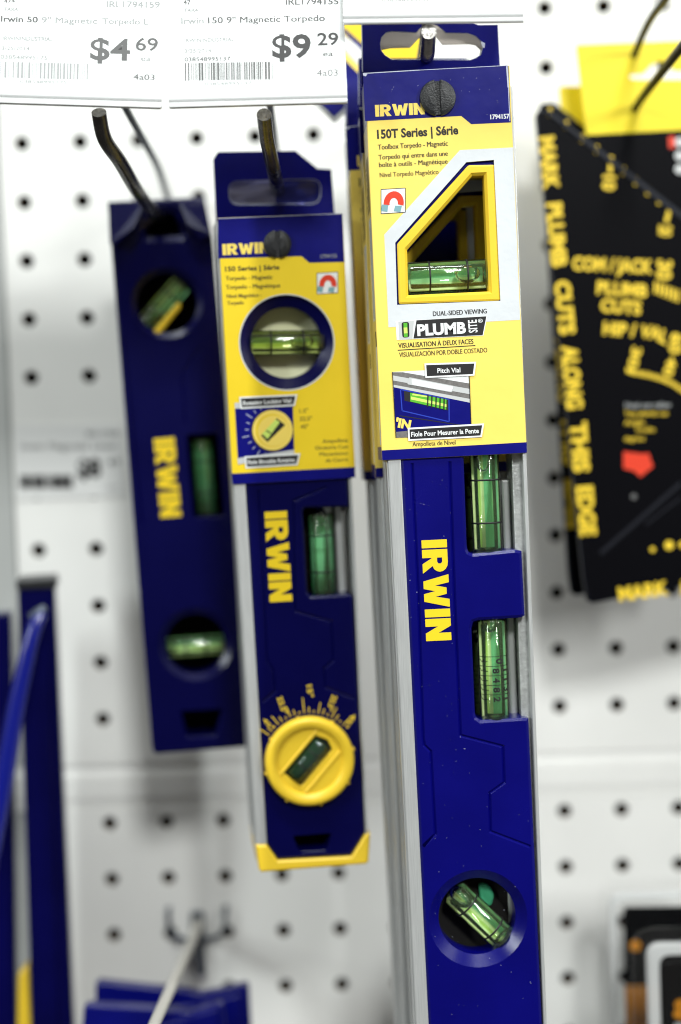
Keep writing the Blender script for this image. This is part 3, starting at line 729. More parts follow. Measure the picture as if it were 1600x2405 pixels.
# yellow frame of the angled window
mb = MB()
mb.prism(rounded(fr.LL(g('R3', (1162, 503), (955, 506), (383, 1138), (398, 1616), (1207, 1588)), wl), .6), wl - 5, wl + .75, 'yellow_plastic', .5,
         holes=[(fr.LL(inner, wl), .9, 'yellow_plastic', 1.0)])
WF = mb.build('window_frame', BIG)
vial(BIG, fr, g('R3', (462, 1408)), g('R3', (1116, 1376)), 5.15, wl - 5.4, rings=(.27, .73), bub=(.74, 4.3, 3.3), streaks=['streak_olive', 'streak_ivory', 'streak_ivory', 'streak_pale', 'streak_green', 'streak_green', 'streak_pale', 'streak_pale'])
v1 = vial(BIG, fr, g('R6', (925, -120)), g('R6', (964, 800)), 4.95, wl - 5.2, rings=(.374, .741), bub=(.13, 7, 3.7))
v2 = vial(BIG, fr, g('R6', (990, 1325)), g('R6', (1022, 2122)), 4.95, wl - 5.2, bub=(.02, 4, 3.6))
# printed scale on the pitch vial
A = Vector((*fr.L(g('R6', (990, 1325)), wl - 5.2), wl - 5.2)); B = Vector((*fr.L(g('R6', (1022, 2122)), wl - 5.2), wl - 5.2)); ax = (B - A); Ln = ax.length; ax.normalize()
mb = MB(); sx = Vector((-ax.y, ax.x, 0)); sx = sx if sx.x > 0 else -sx
def cyl(t, ang, rr=5.02): return A + ax * (t * Ln) + sx * (rr * math.sin(ang)) + Vector((0, 0, rr * math.cos(ang)))
def cline(t0, a0, t1, a1, wd, n=10):
    for k in range(n):
        p0 = cyl(t0 + (t1 - t0) * k / n, a0 + (a1 - a0) * k / n); p1 = cyl(t0 + (t1 - t0) * (k + 1) / n, a0 + (a1 - a0) * (k + 1) / n)
        d = (p1 - p0).normalized(); nn = Vector((0, 0, 1)) if False else (p0 - (A + ax * ((p0 - A).dot(ax)))).normalized(); s_ = d.cross(nn).normalized() * wd / 2
        mb.add([p0 - s_, p1 - s_, p1 + s_, p0 + s_], [(0, 1, 2, 3)], 'ink_black')
def ctext(txt, t, ang, h, wd):
    """digits reading down the vial: text direction along the axis, tops towards +angle"""
    vs, fs = glyphs(txt, .035); out = []
    for x, y in vs: out.append(cyl(t + (x - .5) * wd / Ln, ang + y * h / 5.02))
    mb.add(out, fs, 'ink_black')
for k, (nm, dn) in enumerate((('', '0'), ('1', '8'), ('1', '4'), ('3', '8'), ('1', '2'))):
    t = .355 + k * .0935
    cline(t, -1.35, t, 1.35, .2, 16); cline(t + .048, -1.0, t + .048, -.5, .28)
    cline(t + .012, -1.3, t + .048, -1.0, .28, 4)
    if nm:
        ctext(dn, t + .047, -.16, 2.3, 1.7); ctext(nm, t + .047, .62, 2.2, 1.5 if nm != '1' else .7); cline(t + .02, .46, t + .074, .46, .3, 3)
    else: ctext(dn, t + .047, .1, 2.6, 1.9)
mb.build('pitch_scale', v2)
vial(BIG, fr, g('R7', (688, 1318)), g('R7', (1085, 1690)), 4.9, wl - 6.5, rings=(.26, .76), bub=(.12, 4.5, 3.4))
# back vial and holder deeper in the circular window
mb = MB(); q = fr.L(g('R7', (900, 1500)), wl - 14); mb.prism(circle(q, 15.5, 40), wl - 12.6, wl - 11.2, 'dark_void', .3); mb.build('window_backing', BIG)
mb = MB(); q = fr.LL(g('R7', (880, 1250), (950, 1250), (1010, 1330), (980, 1440), (900, 1400)), wl - 10); mb.prism(rounded(q, 2), wl - 11.1, wl - 9.5, 'streak_deep', .5); mb.build('vial_holder', BIG)

for k, (dx, dy, dz, rz, lab) in enumerate(((-1.9, -6.6, -21.5, .3, 'second large yellow boxed level, hanging lower right behind the front one'), (-5.6, -8.2, -45, -.2, 'rearmost large yellow boxed level, only its blurred left side showing'))):
    c = copy_tree(BIG); shift(c, dx, dy, dz, rz); c['label'] = lab
    if k == 1:
        mb = MB(); mb.prism(ccw(FR.LL([(857, 185), (898, 1075), (1236, 1058), (1196, 160)])), -DP - 2.2, -DP - 1.2, 'print_blue'); mb.build('back_panel', c)

# ------------------------------------------------------------------ the smaller boxed torpedo level
FM = Frame(P(675, 1200, 124), 2.0, 7.5, 1.35); fr = FM
MID = thing('boxed_torpedo_level', 'smaller yellow boxed level with a round window and a round yellow dial', 'spirit level', FM, 'smaller boxed levels on one hook')
tl, tr, bl, br = g('R5', (105, 108), (1092, 70), (225, 2215), (1196, 2160))
mb = MB(); U = fr.LL([tl, bl, br, tr]); DM = 22
cpx = g('R5', (654, 1092)); cu = fr.L(cpx); ru = abs(fr.L(g('R5', (1024, 1092)))[0] - fr.L(g('R5', (284, 1092)))[0]) / 2
mb.prism(U, -.5, 0, 'print_yellow_deep', .2, holes=[(circle(cu, ru, 64), .12, 'card_white', .1, 'card_white')])
sleeve_sides(mb, U[0], U[1], U[3], U[2], DM, 'print_yellow_deep', fb=.05, top=.16)
mb.cap([ccw(U)], -DM, 'card_back', True); mb.cap([ccw(U)], -DM - .1, 'print_yellow_deep', False)
w = .05
art(mb, fr, g('R5', (107, 110), (1092, 72), (1108, 456), (830, 462), (770, 410), (110, 428)), 'print_blue', w)
art(mb, fr, g('R5', (215, 2130), (1192, 2076), (1195, 2160), (225, 2214)), 'print_blue', w)
mb.cap([ccw(circle(cu, ru + .45, 64)), circle(cu, ru + .12, 64)], w, 'card_white')
brandword(mb, fr, *g('R5', (146, 402), (515, 384)), 26, 'print_yellow', w + .05)
text(mb, fr, '1794155', *g('R5', (920, 426), (1048, 420)), 9, 'ink_faint', w + .05)
text(mb, fr, '150 Series | Série', *g('R5', (165, 530), (595, 514)), 11.5, 'ink_black', w, .028)
text(mb, fr, 'Torpedo - Magnetic', *g('R5', (170, 602), (540, 590)), 10.5, 'ink_black', w)
text(mb, fr, 'Torpedo - Magnétique', *g('R5', (172, 672), (598, 656)), 10.5, 'ink_black', w)
text(mb, fr, 'Nivel Magnético -', *g('R5', (178, 742), (452, 730)), 9.5, 'ink_brown', w, .005)
text(mb, fr, 'Torpedo', *g('R5', (182, 796), (312, 790)), 9.5, 'ink_brown', w, .005)
magnet_icon(mb, fr, g('R5', (974, 622)), 49, w)
art(mb, fr, g('R5', (240, 1570), (700, 1545), (712, 1965), (268, 2060)), 'print_blue', w)
art(mb, fr, g('R5', (240, 1570), (700, 1545), (702, 1592), (243, 1616)), 'print_silver', w + .03)
art(mb, fr, g('R5', (262, 2008), (712, 1940), (712, 1985), (268, 2056)), 'print_silver', w + .03)
c = fr.L(g('R5', (538, 1788)), w); r5 = abs(fr.L(g('R5', (700, 1788)), w)[0] - c[0])
mb.cap([circle(c, r5 * 1.02, 40)], w + .05, 'ink_brown'); mb.cap([circle((c[0] + .15, c[1] + .1), r5 * .98, 40)], w + .08, 'print_yellow'); mb.cap([circle(c, r5 * .8, 40)], w + .11, 'yellow_paint'); mb.cap([circle((c[0] + .3, c[1] - .2), r5 * .75, 40)], w + .14, 'print_yellow')
art(mb, fr, g('R5', (450, 1830), (575, 1690), (640, 1745), (500, 1880)), 'ink_black', w + .17)
art(mb, fr, g('R5', (458, 1815), (565, 1700), (598, 1722), (500, 1856)), 'print_lime', w + .2)
line(mb, fr, g('R5', (490, 1788), (528, 1812)), .4, 'ink_black', w + .22)
for k in range(11):
    a = R_(100 + k * 15); p0 = (c[0] + r5 * 1.15 * math.cos(a), c[1] + r5 * 1.15 * math.sin(a)); p1 = (c[0] + r5 * (1.5 if k % 3 == 0 else 1.32) * math.cos(a), c[1] + r5 * (1.5 if k % 3 == 0 else 1.32) * math.sin(a))
    d = Vector((p1[0] - p0[0], p1[1] - p0[1])).normalized(); n = (-d.y * .13, d.x * .13)
    mb.cap([ccw([(p0[0] + n[0], p0[1] + n[1]), (p1[0] + n[0], p1[1] + n[1]), (p1[0] - n[0], p1[1] - n[1]), (p0[0] - n[0], p0[1] - n[1])])], w + .03, 'scuff')
strip(mb, fr, g('R5', (290, 1535), (722, 1515), (706, 1582), (298, 1605)), 'Rotating Locking Vial', *g('R5', (308, 1588), (688, 1566)), 9.5, w + .25)
strip(mb, fr, g('R5', (332, 2005), (745, 1982), (728, 2050), (338, 2076)), 'Fiole Blocable Rotative', *g('R5', (346, 2056), (716, 2034)), 9.5, w + .25)
for tx, x0, x1, y in (('1.5"', 755, 820, 1650), ('22.5"', 755, 852, 1712), ('45"', 762, 825, 1775)): text(mb, fr, tx, *g('R5', (x0, y), (x1, y - 4)), 10, 'ink_brown', w)
for tx, x0, y in (('Ampolleta', 935, 1888), ('Giratoria Con', 878, 1940), ('Mecanismo', 912, 1990), ('de Cierre', 962, 2040)): text(mb, fr, tx, *g('R5', (x0, y), (1135, y - 10)), 9, 'ink_brown', w)
line(mb, fr, g('R5', (108, 112), (1090, 73)), .22, 'scuff', w + .05)
mb.build('card_sleeve', MID)
mb = MB(); wf = -DM + .6
fo = [g('R1', (924, 690)), g('R1', (945, 658)), g('R1', (1280, 653)), g('R1', (1375, 730)), g('R1', (1436, 734)), g('R1', (1450, 925)), g('R1', (1456, 1010)), g('R1', (940, 1030))]
so = rounded(g('R1', (990, 786), (1390, 776), (1388, 882), (996, 886)), 24, 6)
mb.prism(fr.LL(fo, wf), wf - .5, wf, 'print_blue', .1, holes=[(fr.LL(so, wf), .15, 'card_white', .12, 'card_white')], side='card_white')
mb.build('hanging_flap', MID)
# added crumpled sheet behind the slot, highlight painted on its left half
mb = MB(); wq = wf - 3
N = 9; ql = fr.L(g('R1', (975, 770)), wq); qh = fr.L(g('R1', (1405, 905)), wq)
vs = []; rd = random.Random(4)
for j in range(N):
    for i in range(N): vs.append((ql[0] + (qh[0] - ql[0]) * i / (N - 1), ql[1] + (qh[1] - ql[1]) * j / (N - 1), wq + rd.uniform(-1.6, 1.6)))
for m_, r0_, r1_ in (('sheet_highlight', 0, 4), ('sheet_blue', 4, N - 1)): mb.add(vs, [(j * N + i, (j + 1) * N + i, (j + 1) * N + i + 1, j * N + i + 1)[::-1] for j in range(N - 1) for i in range(r0_, r1_)], m_, True)
mb.build('slot_sheen_sheet', MID)
rivet(MID, fr, g('R5', (578, 315)), 33, .25)
# level body
wl = -1.1
def ML(y): t = (y - 1140) / (1981 - 1140); return (578 + t * (628 - 578), y)
def MR(y): t = (y - 1140) / (1981 - 1140); return (818 + t * (856 - 818), y)
mb = MB()
capn = g('R8', (318, 2160), (382, 2256), (815, 2232), (896, 2100))
body = [ML(520), MR(500)] + [(MR(1190)[0], 1190), g('R8', (720, 178)), g('R8', (545, 182)), g('R8', (530, 200)), g('R8', (556, 680)), g('R8', (575, 705)), g('R8', (810, 692)), (MR(1400)[0], 1402)] + [g('R8', (896, 2100)), g('R8', (815, 2230)), g('R8', (382, 2254)), g('R8', (316, 2160))]
gl = g('R8', (270, 80), (325, 1090), (358, 1145), (370, 1262), (292, 1325)); gr = g('R8', (672, 62), (478, 140), (490, 792), (700, 852), (712, 1080), (657, 1128), (665, 1240), (835, 1305))
mb.prism(fr.LL(body, wl), wl - 11, wl, 'shaded_navy_plastic', .8,
         holes=[(circle(fr.L(cpx, wl), ru * .76, 56), ru * .22, 'shaded_navy_plastic', 2.0), (rounded(fr.LL(g('R8', (470, 2115), (700, 2098), (672, 2200), (510, 2210)), wl), 1), .12)],
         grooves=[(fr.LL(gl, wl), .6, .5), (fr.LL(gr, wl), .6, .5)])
BODY = mb.build('level_body', MID)
mb = MB(); brandword(mb, fr, *g('R8', (304, 208), (336, 738)), 53, 'yellow_paint', wl + .12, .15); mb.build('raised_word', BODY)
# pale backing behind the round window
mb = MB(); q = fr.L(cpx, wl - 12); mb.prism(circle(q, ru * .9, 40), wl - 10.6, wl - 9.4, 'window_pale', .2); mb.build('window_backing', MID)
mb = MB(); mb.prism(circle(q, ru * .7, 40), wl - 10.8, wl - 10.7, 'paper_white'); mb.build('window_backing', MID)
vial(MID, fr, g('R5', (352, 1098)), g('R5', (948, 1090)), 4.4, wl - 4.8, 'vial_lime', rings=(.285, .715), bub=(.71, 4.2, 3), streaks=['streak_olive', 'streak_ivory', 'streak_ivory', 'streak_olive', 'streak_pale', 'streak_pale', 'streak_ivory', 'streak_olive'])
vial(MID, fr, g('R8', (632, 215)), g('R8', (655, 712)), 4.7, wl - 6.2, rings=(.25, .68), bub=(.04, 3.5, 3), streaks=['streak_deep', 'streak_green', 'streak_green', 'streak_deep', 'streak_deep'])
mb = MB()
RU = fr.LL([(547.9 - (1140 - 520) * .0616, 520), (576 - (1140 - 520) * .0595, 520), g('R8', (318, 2160)), g('R8', (258, 2166))], wl)
mb.prism(RU, wl - 18.5, wl + .4, 'aluminium', .3)
l = ccw([(RU[0][0] - .5, RU[0][1]), (RU[0][0] + .2, RU[0][1]), (RU[3][0] + .2, RU[3][1]), (RU[3][0] - .5, RU[3][1])]); mb.prism(l, wl - 5, wl - .8, 'aluminium', .12); mb.prism(l, wl - 18, wl - 12, 'aluminium', .12)
mb.build('aluminium_rail', MID)
mb = MB(); rr = fr.LL([(MR(500)[0] + 1, 500), (MR(500)[0] + 8, 500), g('R8', (912, 2100)), g('R8', (899, 2100))], wl); mb.prism(rr, wl - 18.5, wl + .4, 'aluminium', .2)
l = [(p[0] - 4.5, p[1]) for p in (rr[0], rr[3])]; r_ = [(p[0] - 2.0, p[1]) for p in (rr[3], rr[0])]; mb.prism(ccw(l + r_), wl - 18, wl - 9, 'aluminium', .3)
l = [(p[0] - 8.5, p[1]) for p in (rr[0], rr[3])]; r_ = [(p[0] - 5.4, p[1]) for p in (rr[3], rr[0])]; mb.prism(ccw(l + r_), wl - 18, wl - 11, 'aluminium', .3)
mb.build('aluminium_rail', MID)
mb = MB(); cap_ = g('R8', (254, 2166), (316, 2164), (382, 2258), (818, 2234), (898, 2102), (926, 2098), (916, 2262), (900, 2276), (286, 2324), (272, 2310))
mb.prism(fr.LL(cap_, wl), wl - 19, wl + .8, 'yellow_plastic', .6); mb.build('end_cap', MID)
mb = MB(); mb.prism(fr.LL([ML(1180), (MR(1180)[0] - 18, 1180), (MR(1420)[0] - 18, 1420), g('R8', (860, 2120)), g('R8', (810, 2225)), g('R8', (388, 2245)), ML(1960)], wl - 11.4), wl - 12.6, wl - 11.3, 'dark_void'); mb.build('added_dark_sheet', MID)  # added near-black sheet in place of shade behind notch and slot
# round dial
kc = fr.L(g('R8', (568, 1668)), wl); kr = abs(fr.L(g('R8', (832, 1668)), wl)[0] - fr.L(g('R8', (304, 1668)), wl)[0]) / 2
mb = MB(); z = Vector((kc[0], kc[1], wl))
rim = []
prof = [(0, kr * .97), (2.6, kr * .98), (3.4, kr * .96), (3.9, kr * .91), (3.9, kr * .80), (3.6, kr * .76), (2.5, kr * .73)]
mb.lathe(z, (0, 0, 1), [(0, kr), (2.7, kr * .99), (3.5, kr * .965), (3.8, kr * .92), (3.7, kr * .84), (3.2, kr * .77), (2.6, kr * .73), (2.2, kr * .72)], 'yellow_plastic', 56)
ang = math.atan2(1850 - 1560, 705 - 440)   # slot direction
a45 = R_(47); ca, sa = math.cos(a45), math.sin(a45)
def KR(x, y): return (kc[0] + kr * (x * ca - y * sa), kc[1] + kr * (x * sa + y * ca))
slot = rounded([KR(-.56, -.22), KR(.52, -.22), KR(.62, 0), KR(.52, .30), KR(-.56, .30)], .8)
mb.prism(circle(kc, kr * .73, 56), wl + .2, wl + 2.2, 'yellow_plastic', 0, holes=[(slot, .25, 'yellow_plastic')])
mb.prism([KR(-.66, .29), KR(.66, .29), KR(.66, .36), KR(-.66, .36)], wl + 2.15, wl + 2.5, 'yellow_plastic', .3)
mb.prism([KR(-.6, -.42), KR(.6, -.42), KR(.6, -.34), KR(-.6, -.34)], wl + 2.15, wl + 2.7, 'yellow_plastic', .3)
for k in range(8):
    a = 2 * math.pi * k / 8 + .2; p = (kc[0] + kr * 1.0 * math.cos(a), kc[1] + kr * 1.0 * math.sin(a)); mb.prism(circle(p, .55, 10), wl + .3, wl + 2.6, 'yellow_plastic', .2)
DIAL = mb.build('dial', MID)
A = Vector((*KR(-.5, .04), wl + .5)); B = Vector((*KR(.5, .04), wl + .5))
vm = MB(); ax = (B - A); Ln = ax.length; vm.lathe(A, ax.normalized(), [(0, .01), (.1, 3.0), (.6, 3.4), (Ln - .6, 3.4), (Ln - .1, 3.0), (Ln, .01)], 'vial_green', 28)
for t in (.33, .7): vm.lathe(A + ax.normalized() * Ln * t, ax.normalized(), [(-.2, 3.42), (-.2, 3.54), (.2, 3.54), (.2, 3.42)], 'ink_black', 28)
vm.build('vial', DIAL)
vm = MB(); vm.prism(circle(kc, kr * .7, 32), wl + .03, wl + .1, 'black_plastic'); vm.build('dial_backing', DIAL)
mb = MB()
for k in range(-9, 10):
    a = R_(90 - k * 5.6 + 3); r0, r1 = kr * 1.07, kr * (1.42 if k in (0,) else 1.32 if k % 3 == 0 else 1.2 if k % 3 == 1 else 1.13)
    d = (math.cos(a), math.sin(a)); n = (-d[1] * .17, d[0] * .17)
    mb.cap([ccw([(kc[0] + d[0] * r0 + n[0], kc[1] + d[1] * r0 + n[1]), (kc[0] + d[0] * r1 + n[0], kc[1] + d[1] * r1 + n[1]), (kc[0] + d[0] * r1 - n[0], kc[1] + d[1] * r1 - n[1]), (kc[0] + d[0] * r0 - n[0], kc[1] + d[1] * r0 - n[1])])], wl + .06, 'square_paint')
for tx, a, b, h in (('45°', (345, 1492), (292, 1432), 9), ('22.5°', (412, 1398), (378, 1300), 13), ('15°', (562, 1298), (552, 1228), 13), ('22.5°', (672, 1368), (705, 1282), 13), ('45°', (770, 1462), (828, 1392), 12)):
    text(mb, fr, tx, *g('R8', b, a) if False else g('R8', b, a), h, 'square_paint', wl + .06, .015)
mb.build('dial_scale', BODY)
c = copy_tree(MID); shift(c, -1.8, -3.0, -24, .4); c['label'] = 'second smaller boxed level, mostly hidden behind the one with the yellow dial'

# ------------------------------------------------------------------ the all blue torpedo level at the left
fr = Frame(P(420, 1120, 66), -1.0, 6.5, 2.7)
LV = thing('blue_torpedo_level', 'blurred all blue level without a box, hanging from the leftmost bent hook', 'spirit level', fr)
body = g('G', (598, 560), (1130, 530), (1178, 700)) + [(596, 1746), (590, 1756), (366, 1772), (358, 1762)]
body = [(253, 474), (479, 462), (500, 560), (598, 1742), (590, 1753), (366, 1771), (358, 1760)]
o_ = ccw(fr.LL(body)); c1 = fr.L(g('G', (925, 1110))); r1 = abs(fr.L(g('G', (1120, 1110)))[0] - c1[0]); c2 = fr.L(g('G2', (900, 612))); r2 = abs(fr.L(g('G2', (1065, 612)))[0] - c2[0])
mb = MB()
hole = fr.LL(g('G', (800, 705), (880, 612), (968, 612), (1008, 735), (810, 742)))
mb.prism(o_, -20, 0, 'shaded_navy_plastic', .9, holes=[(rounded(hole, 1), 2.6, 'shaded_navy_plastic', 2.0), (circle(c1, r1 * .86, 40), r1 * .16, 'shaded_navy_plastic', 1.6), (circle(c2, r2 * .84, 40), r2 * .2, 'shaded_navy_plastic', 1.8),
        (rounded(fr.LL(g('G', (1035, 1845), (1205, 1835), (1245, 2290), (1075, 2300))), 1), .5, 'shaded_navy_plastic'),
        (rounded(fr.LL(g('G2', (835, 925), (1022, 915), (990, 1030), (862, 1036))), .8), .8, 'shaded_navy_plastic')],
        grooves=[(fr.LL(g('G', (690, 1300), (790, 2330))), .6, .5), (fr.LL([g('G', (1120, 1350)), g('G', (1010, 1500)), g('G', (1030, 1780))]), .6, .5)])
mb.build('level_body', LV)
# sloping shoulders each side of the hook hole
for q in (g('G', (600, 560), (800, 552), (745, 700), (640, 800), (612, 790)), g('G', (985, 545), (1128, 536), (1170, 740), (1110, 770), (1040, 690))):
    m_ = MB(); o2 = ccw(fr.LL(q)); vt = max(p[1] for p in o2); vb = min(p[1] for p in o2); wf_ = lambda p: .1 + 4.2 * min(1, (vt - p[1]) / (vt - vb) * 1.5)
    m_.cap([o2], wf_, 'shaded_navy_plastic'); n_ = len(o2)
    m_.add([(p[0], p[1], -.01) for p in o2] + [(p[0], p[1], wf_(p)) for p in o2], [(k, (k + 1) % n_, n_ + (k + 1) % n_, n_ + k) for k in range(n_)], 'shaded_navy_plastic'); m_.build('shoulder', LV)
mb = MB(); brandword(mb, fr, *g('G', (850, 1865), (890, 2302)), 49, 'yellow_paint', .12, .15); mb.build('raised_word', LV)
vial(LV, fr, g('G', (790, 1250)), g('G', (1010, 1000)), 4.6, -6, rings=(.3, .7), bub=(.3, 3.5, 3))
mb = MB(); q = fr.LL(g('G', (835, 1290), (990, 1105), (1005, 1135), (870, 1305)), -3); mb.prism(rounded(q, .8), -4.2, -1.2, 'yellow_plastic', .5); mb.build('vial_highlight_strip', LV)  # yellow highlight along the vial, built as a solid strip
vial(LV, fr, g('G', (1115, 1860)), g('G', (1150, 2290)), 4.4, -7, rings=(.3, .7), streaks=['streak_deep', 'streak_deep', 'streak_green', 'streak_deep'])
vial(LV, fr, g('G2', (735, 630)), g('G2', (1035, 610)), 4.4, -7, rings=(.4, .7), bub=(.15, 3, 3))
mb = MB(); mb.prism(offset(o_, .6), -22, -20.2, 'dark_void'); mb.build('added_dark_back', LV)  # added near-black sheet, keeps the openings dark as if in shade

# ------------------------------------------------------------------ black rafter squares on yellow cards
def square(label, z, header, red=True, dpx=(0, 0), rroll=4.3, body_only=False):
    fr = Frame(P(1480, 800, z), -2, 3.6, rroll)
    D = lambda pts: [(x + dpx[0] * (y - 330) / 1080 + (6 if dpx[0] else 0), y + dpx[1]) for x, y in pts]
    t = thing('rafter_square', label, 'rafter square', fr, 'black rafter squares hanging at the right')
    mb = MB()
    outl = D([(1259, 274), (1262, 262), (1275, 258), (1290, 270), (1600, 513), (1860, 720), (1860, 1330), (1392, 1417), (1379, 1410), (1370, 1360)])
    mb.prism(fr.LL(outl), -2.6, 0, 'black_enamel', .5, bm='black_edge')
    # thick fence along the right, hypotenuse rim
    rim = fr.LL(D([(1278, 262), (1290, 258), (1860, 700), (1860, 722), (1600, 516)]))
    mb.prism(rim, -3.2, .6, 'black_edge', .3)
    mb.build('square_plate', t)
    p = MB(); w = .06
    def T(txt, a, b, h, m='square_paint', reg='S3', bold=.045, arc=0):
        A_, B_ = D(g(reg, a, b)); text(p, fr, txt, A_, B_, h, m, w, bold, arc)
    def dn(txt, reg, a, b, h): T(txt, a, b, h, reg=reg)
    if body_only: dn('EDGE', 'S4', (418, 1372), (448, 1735), 20)
    else: dn('MARK', 'S3', (162, 838), (205, 1272), 36); dn('PLUMB', 'S3', (222, 1378), (270, 1900), 36); dn('CUTS', 'S3', (290, 2012), (335, 2450), 36)
    dn('ALONG', 'S4', (308, 350), (350, 812), 38); dn('THIS', 'S4', (372, 905), (400, 1272), 38); dn('EDGE', 'S4', (418, 1372), (448, 1735), 38)
    if not body_only:
        T('COM / JACK', (430, 1915), (1085, 1945), 31); T('30', (1130, 1835), (1120, 2000), 34) ; T('PLUMB', (628, 2110), (1040, 2140), 30); T('CUTS', (658, 2255), (990, 2280), 30)
        T('HIP /', (608, 262), (850, 280), 30, reg='S4'); T('VAL', (868, 285), (1068, 340), 30, reg='S4', arc=.2)
        T('60', (1110, 250), (1090, 400), 28, reg='S4'); T('30', (830, 350), (790, 500), 22, reg='S4'); T('40', (1090, 420), (1045, 560), 22, reg='S4')
        T('MARK', (728, 2205), (1090, 2155), 32, reg='S4'); T('A', (1175, 2160), (1230, 2150), 32, reg='S4')
        T('Heel cut rafter', (770, 800), (1105, 795), 13, 'ink_faint', 'S4', .01)
        T('Top plumb cut', (765, 858), (1080, 855), 12, 'square_paint', 'S4', 0); T('Angle', (765, 925), (910, 920), 12, 'square_paint', 'S4', 0)
        T('scale', (850, 975), (985, 972), 12, 'square_paint', 'S4', 0); T('degrees', (765, 1042), (910, 1038), 12, 'square_paint', 'S4', 0)
        for x, y in ((250, 635), (385, 740), (515, 850), (630, 940), (848, 1115), (948, 1200), (1045, 1280), (1137, 1355)):
            a_, b_ = D(g('S3', (x, y - 36), (x - 2, y + 34))); line(p, fr, [a_, b_], 1.4, 'square_paint', w)
        for (x, y), (x2, y2), tx, ty in (((748, 990), (738, 1130), '10', 1290), ((1232, 1390), (1195, 1535), '20', 1660)):
            a_, b_ = D(g('S3', (x, y), (x2, y2))); line(p, fr, [a_, b_], 1.6, 'square_paint', w)
            T(tx, (x2 - 52, y2 + 18), (x2 - 60, ty - 20), 30)
        pts = [(785, 525), (840, 545), (930, 560), (1020, 585), (1100, 615), (1178, 665), (1250, 720)]
        line(p, fr, D(g('S4', *pts)), .4, 'square_paint', w)
        for k in range(26):
            t_ = k / 25 * 5.999; i = int(t_); f = t_ - i; x = pts[i][0] * (1 - f) + pts[i + 1][0] * f; y = pts[i][1] * (1 - f) + pts[i + 1][1] * f
            a_, b_ = D(g('S4', (x, y - 22), (x - 3, y + 18))); line(p, fr, [a_, b_], .7, 'square_paint', w + .02)
        for k in range(6):
            a_, b_ = D(g('S3', (1112 + k * 36, 2015 + k * 14), (1105 + k * 36, 2110 + k * 14))); line(p, fr, [a_, b_], 1.2, 'square_paint', w)
        art(p, fr, D(g('S4', (757, 1118), (900, 1135), (940, 1128), (975, 1228), (880, 1304), (838, 1262), (757, 1240))), 'print_red', w)
        for x, y, r in ((970, 1830, 24), (1090, 1800, 42), (1185, 1795, 30)):
            c_ = fr.L(D([g('S4', (x, y))])[0]); rr = r / 3.1 / 7.5; p.cap([circle(c_, rr, 16)], w, 'square_paint')
        c_ = fr.L(D([g('S4', (833, 1445))])[0]); p.cap([circle(c_, 1.2, 16)], w, 'ink_grey')
        line(p, fr, D(g('S4', (590, 1860), (1180, 1345))), 1.6, 'black_line', w); line(p, fr, D(g('S4', (920, 1650), (1180, 1450))), .8, 'black_line', w)
    p.build('printed_marks', t)
    # card: yellow header with a hang slot, black below, behind the plate
    hw = -4.2; mb = MB()
    sl = [g('S3', (900, 330)), g('S3', (1010, 322)), g('S3', (1080, 250)), g('S3', (1150, 215)), g('S3', (1215, 250)), g('S3', (1270, 300)), g('S3', (1500, 290)), g('S3', (1500, 372)), g('S3', (1230, 372)), g('S3', (1000, 372)), g('S3', (905, 365))]
    mb.prism(rounded(fr.LL(header, hw), 1.2), hw - .8, hw, 'card_yellow', .1, holes=[(fr.LL(sl, hw), 0, 'card_yellow')] if not body_only else [])
    y0 = g('S3', (545, 822)); bl_ = [y0, (1860, 292), (1860, 1180), (1420, 1180)]
    if not body_only: art(mb, fr, [y0, (1860, 292), (1860, 880), (1440, 640)], 'black_enamel', hw + .06)
    if red and not body_only:
        for k, (m_, x) in enumerate((('print_red', 1210), ('print_silver', 1262))):
            pass
        art(mb, fr, g('S3', (1212, 835), (1265, 830), (1268, 925), (1218, 930)), 'print_red', hw + .12)
        for y in (880, 990, 1100):
            c_ = fr.L(g('S3', (1305, y)), hw); mb.cap([circle(c_, 2.0, 20)], hw + .12, 'print_silver')
            c_ = fr.L(g('S3', (1430, y)), hw); mb.cap([circle(c_, 2.0, 20)], hw + .12, 'print_silver')
    mb.build('header_card', t)
    return t
square('front black rafter square with yellow edge lettering and a yellow header card', 60, g('S3', (462, 88), (2200, 20), (2200, 820), (2200, 1800), (760, 1900), (548, 840)))
square('rear black rafter square peeking out left behind the front square', 44, g('S3', (322, 425), (1400, 400), (1400, 900), (640, 1300), (345, 715)), dpx=(-44, -18), rroll=4.6, body_only=True)

# ------------------------------------------------------------------ blue bars at the lower left
fr = Frame(P(105, 1880, 48), 0, 8, 1.6)
t = thing('bar_level', 'dark blue bar with a black end cap in front of the pegboard at lower left', 'tool', fr)
mb = MB(); mb.prism(fr.LL([(42, 1378), (127, 1374), (176, 2500), (78, 2500)]), -18, 0, 'shaded_navy_plastic', 1.2); mb.build('bar_body', t)
mb = MB(); mb.prism(rounded(fr.LL([(38, 1362), (131, 1356), (134, 1382), (39, 1386)]), 1.2), -19, .8, 'black_plastic', .8); mb.build('end_cap', t)
mb = MB(); mb.prism(rounded(fr.LL([(62, 1440), (112, 1436), (140, 2450), (92, 2450)], 0), 1.2), 0, 1.2, 'shaded_navy_plastic', .5); mb.build('raised_panel', t)
b0 = P(20, 2000, 62); fr = Frame(b0)
t = thing('clamp_tool', 'bright blue slanting handle with a grey tip crossing the dark blue bar', 'tool', fr)
cv = lambda pts: [fr.loc(P(*p)) for p in pts]
mb = MB(); mb.tube(cv([(98, 1440, 62), (84, 1466, 64), (66, 1530, 66), (38, 1660, 68), (14, 1800, 70), (-10, 1930, 72), (-40, 2080, 74)]), [2.6, 3.0, 3.2, 3.6, 3.9, 4.1, 4.2], 'blue_steel', 20); mb.build('handle', t)
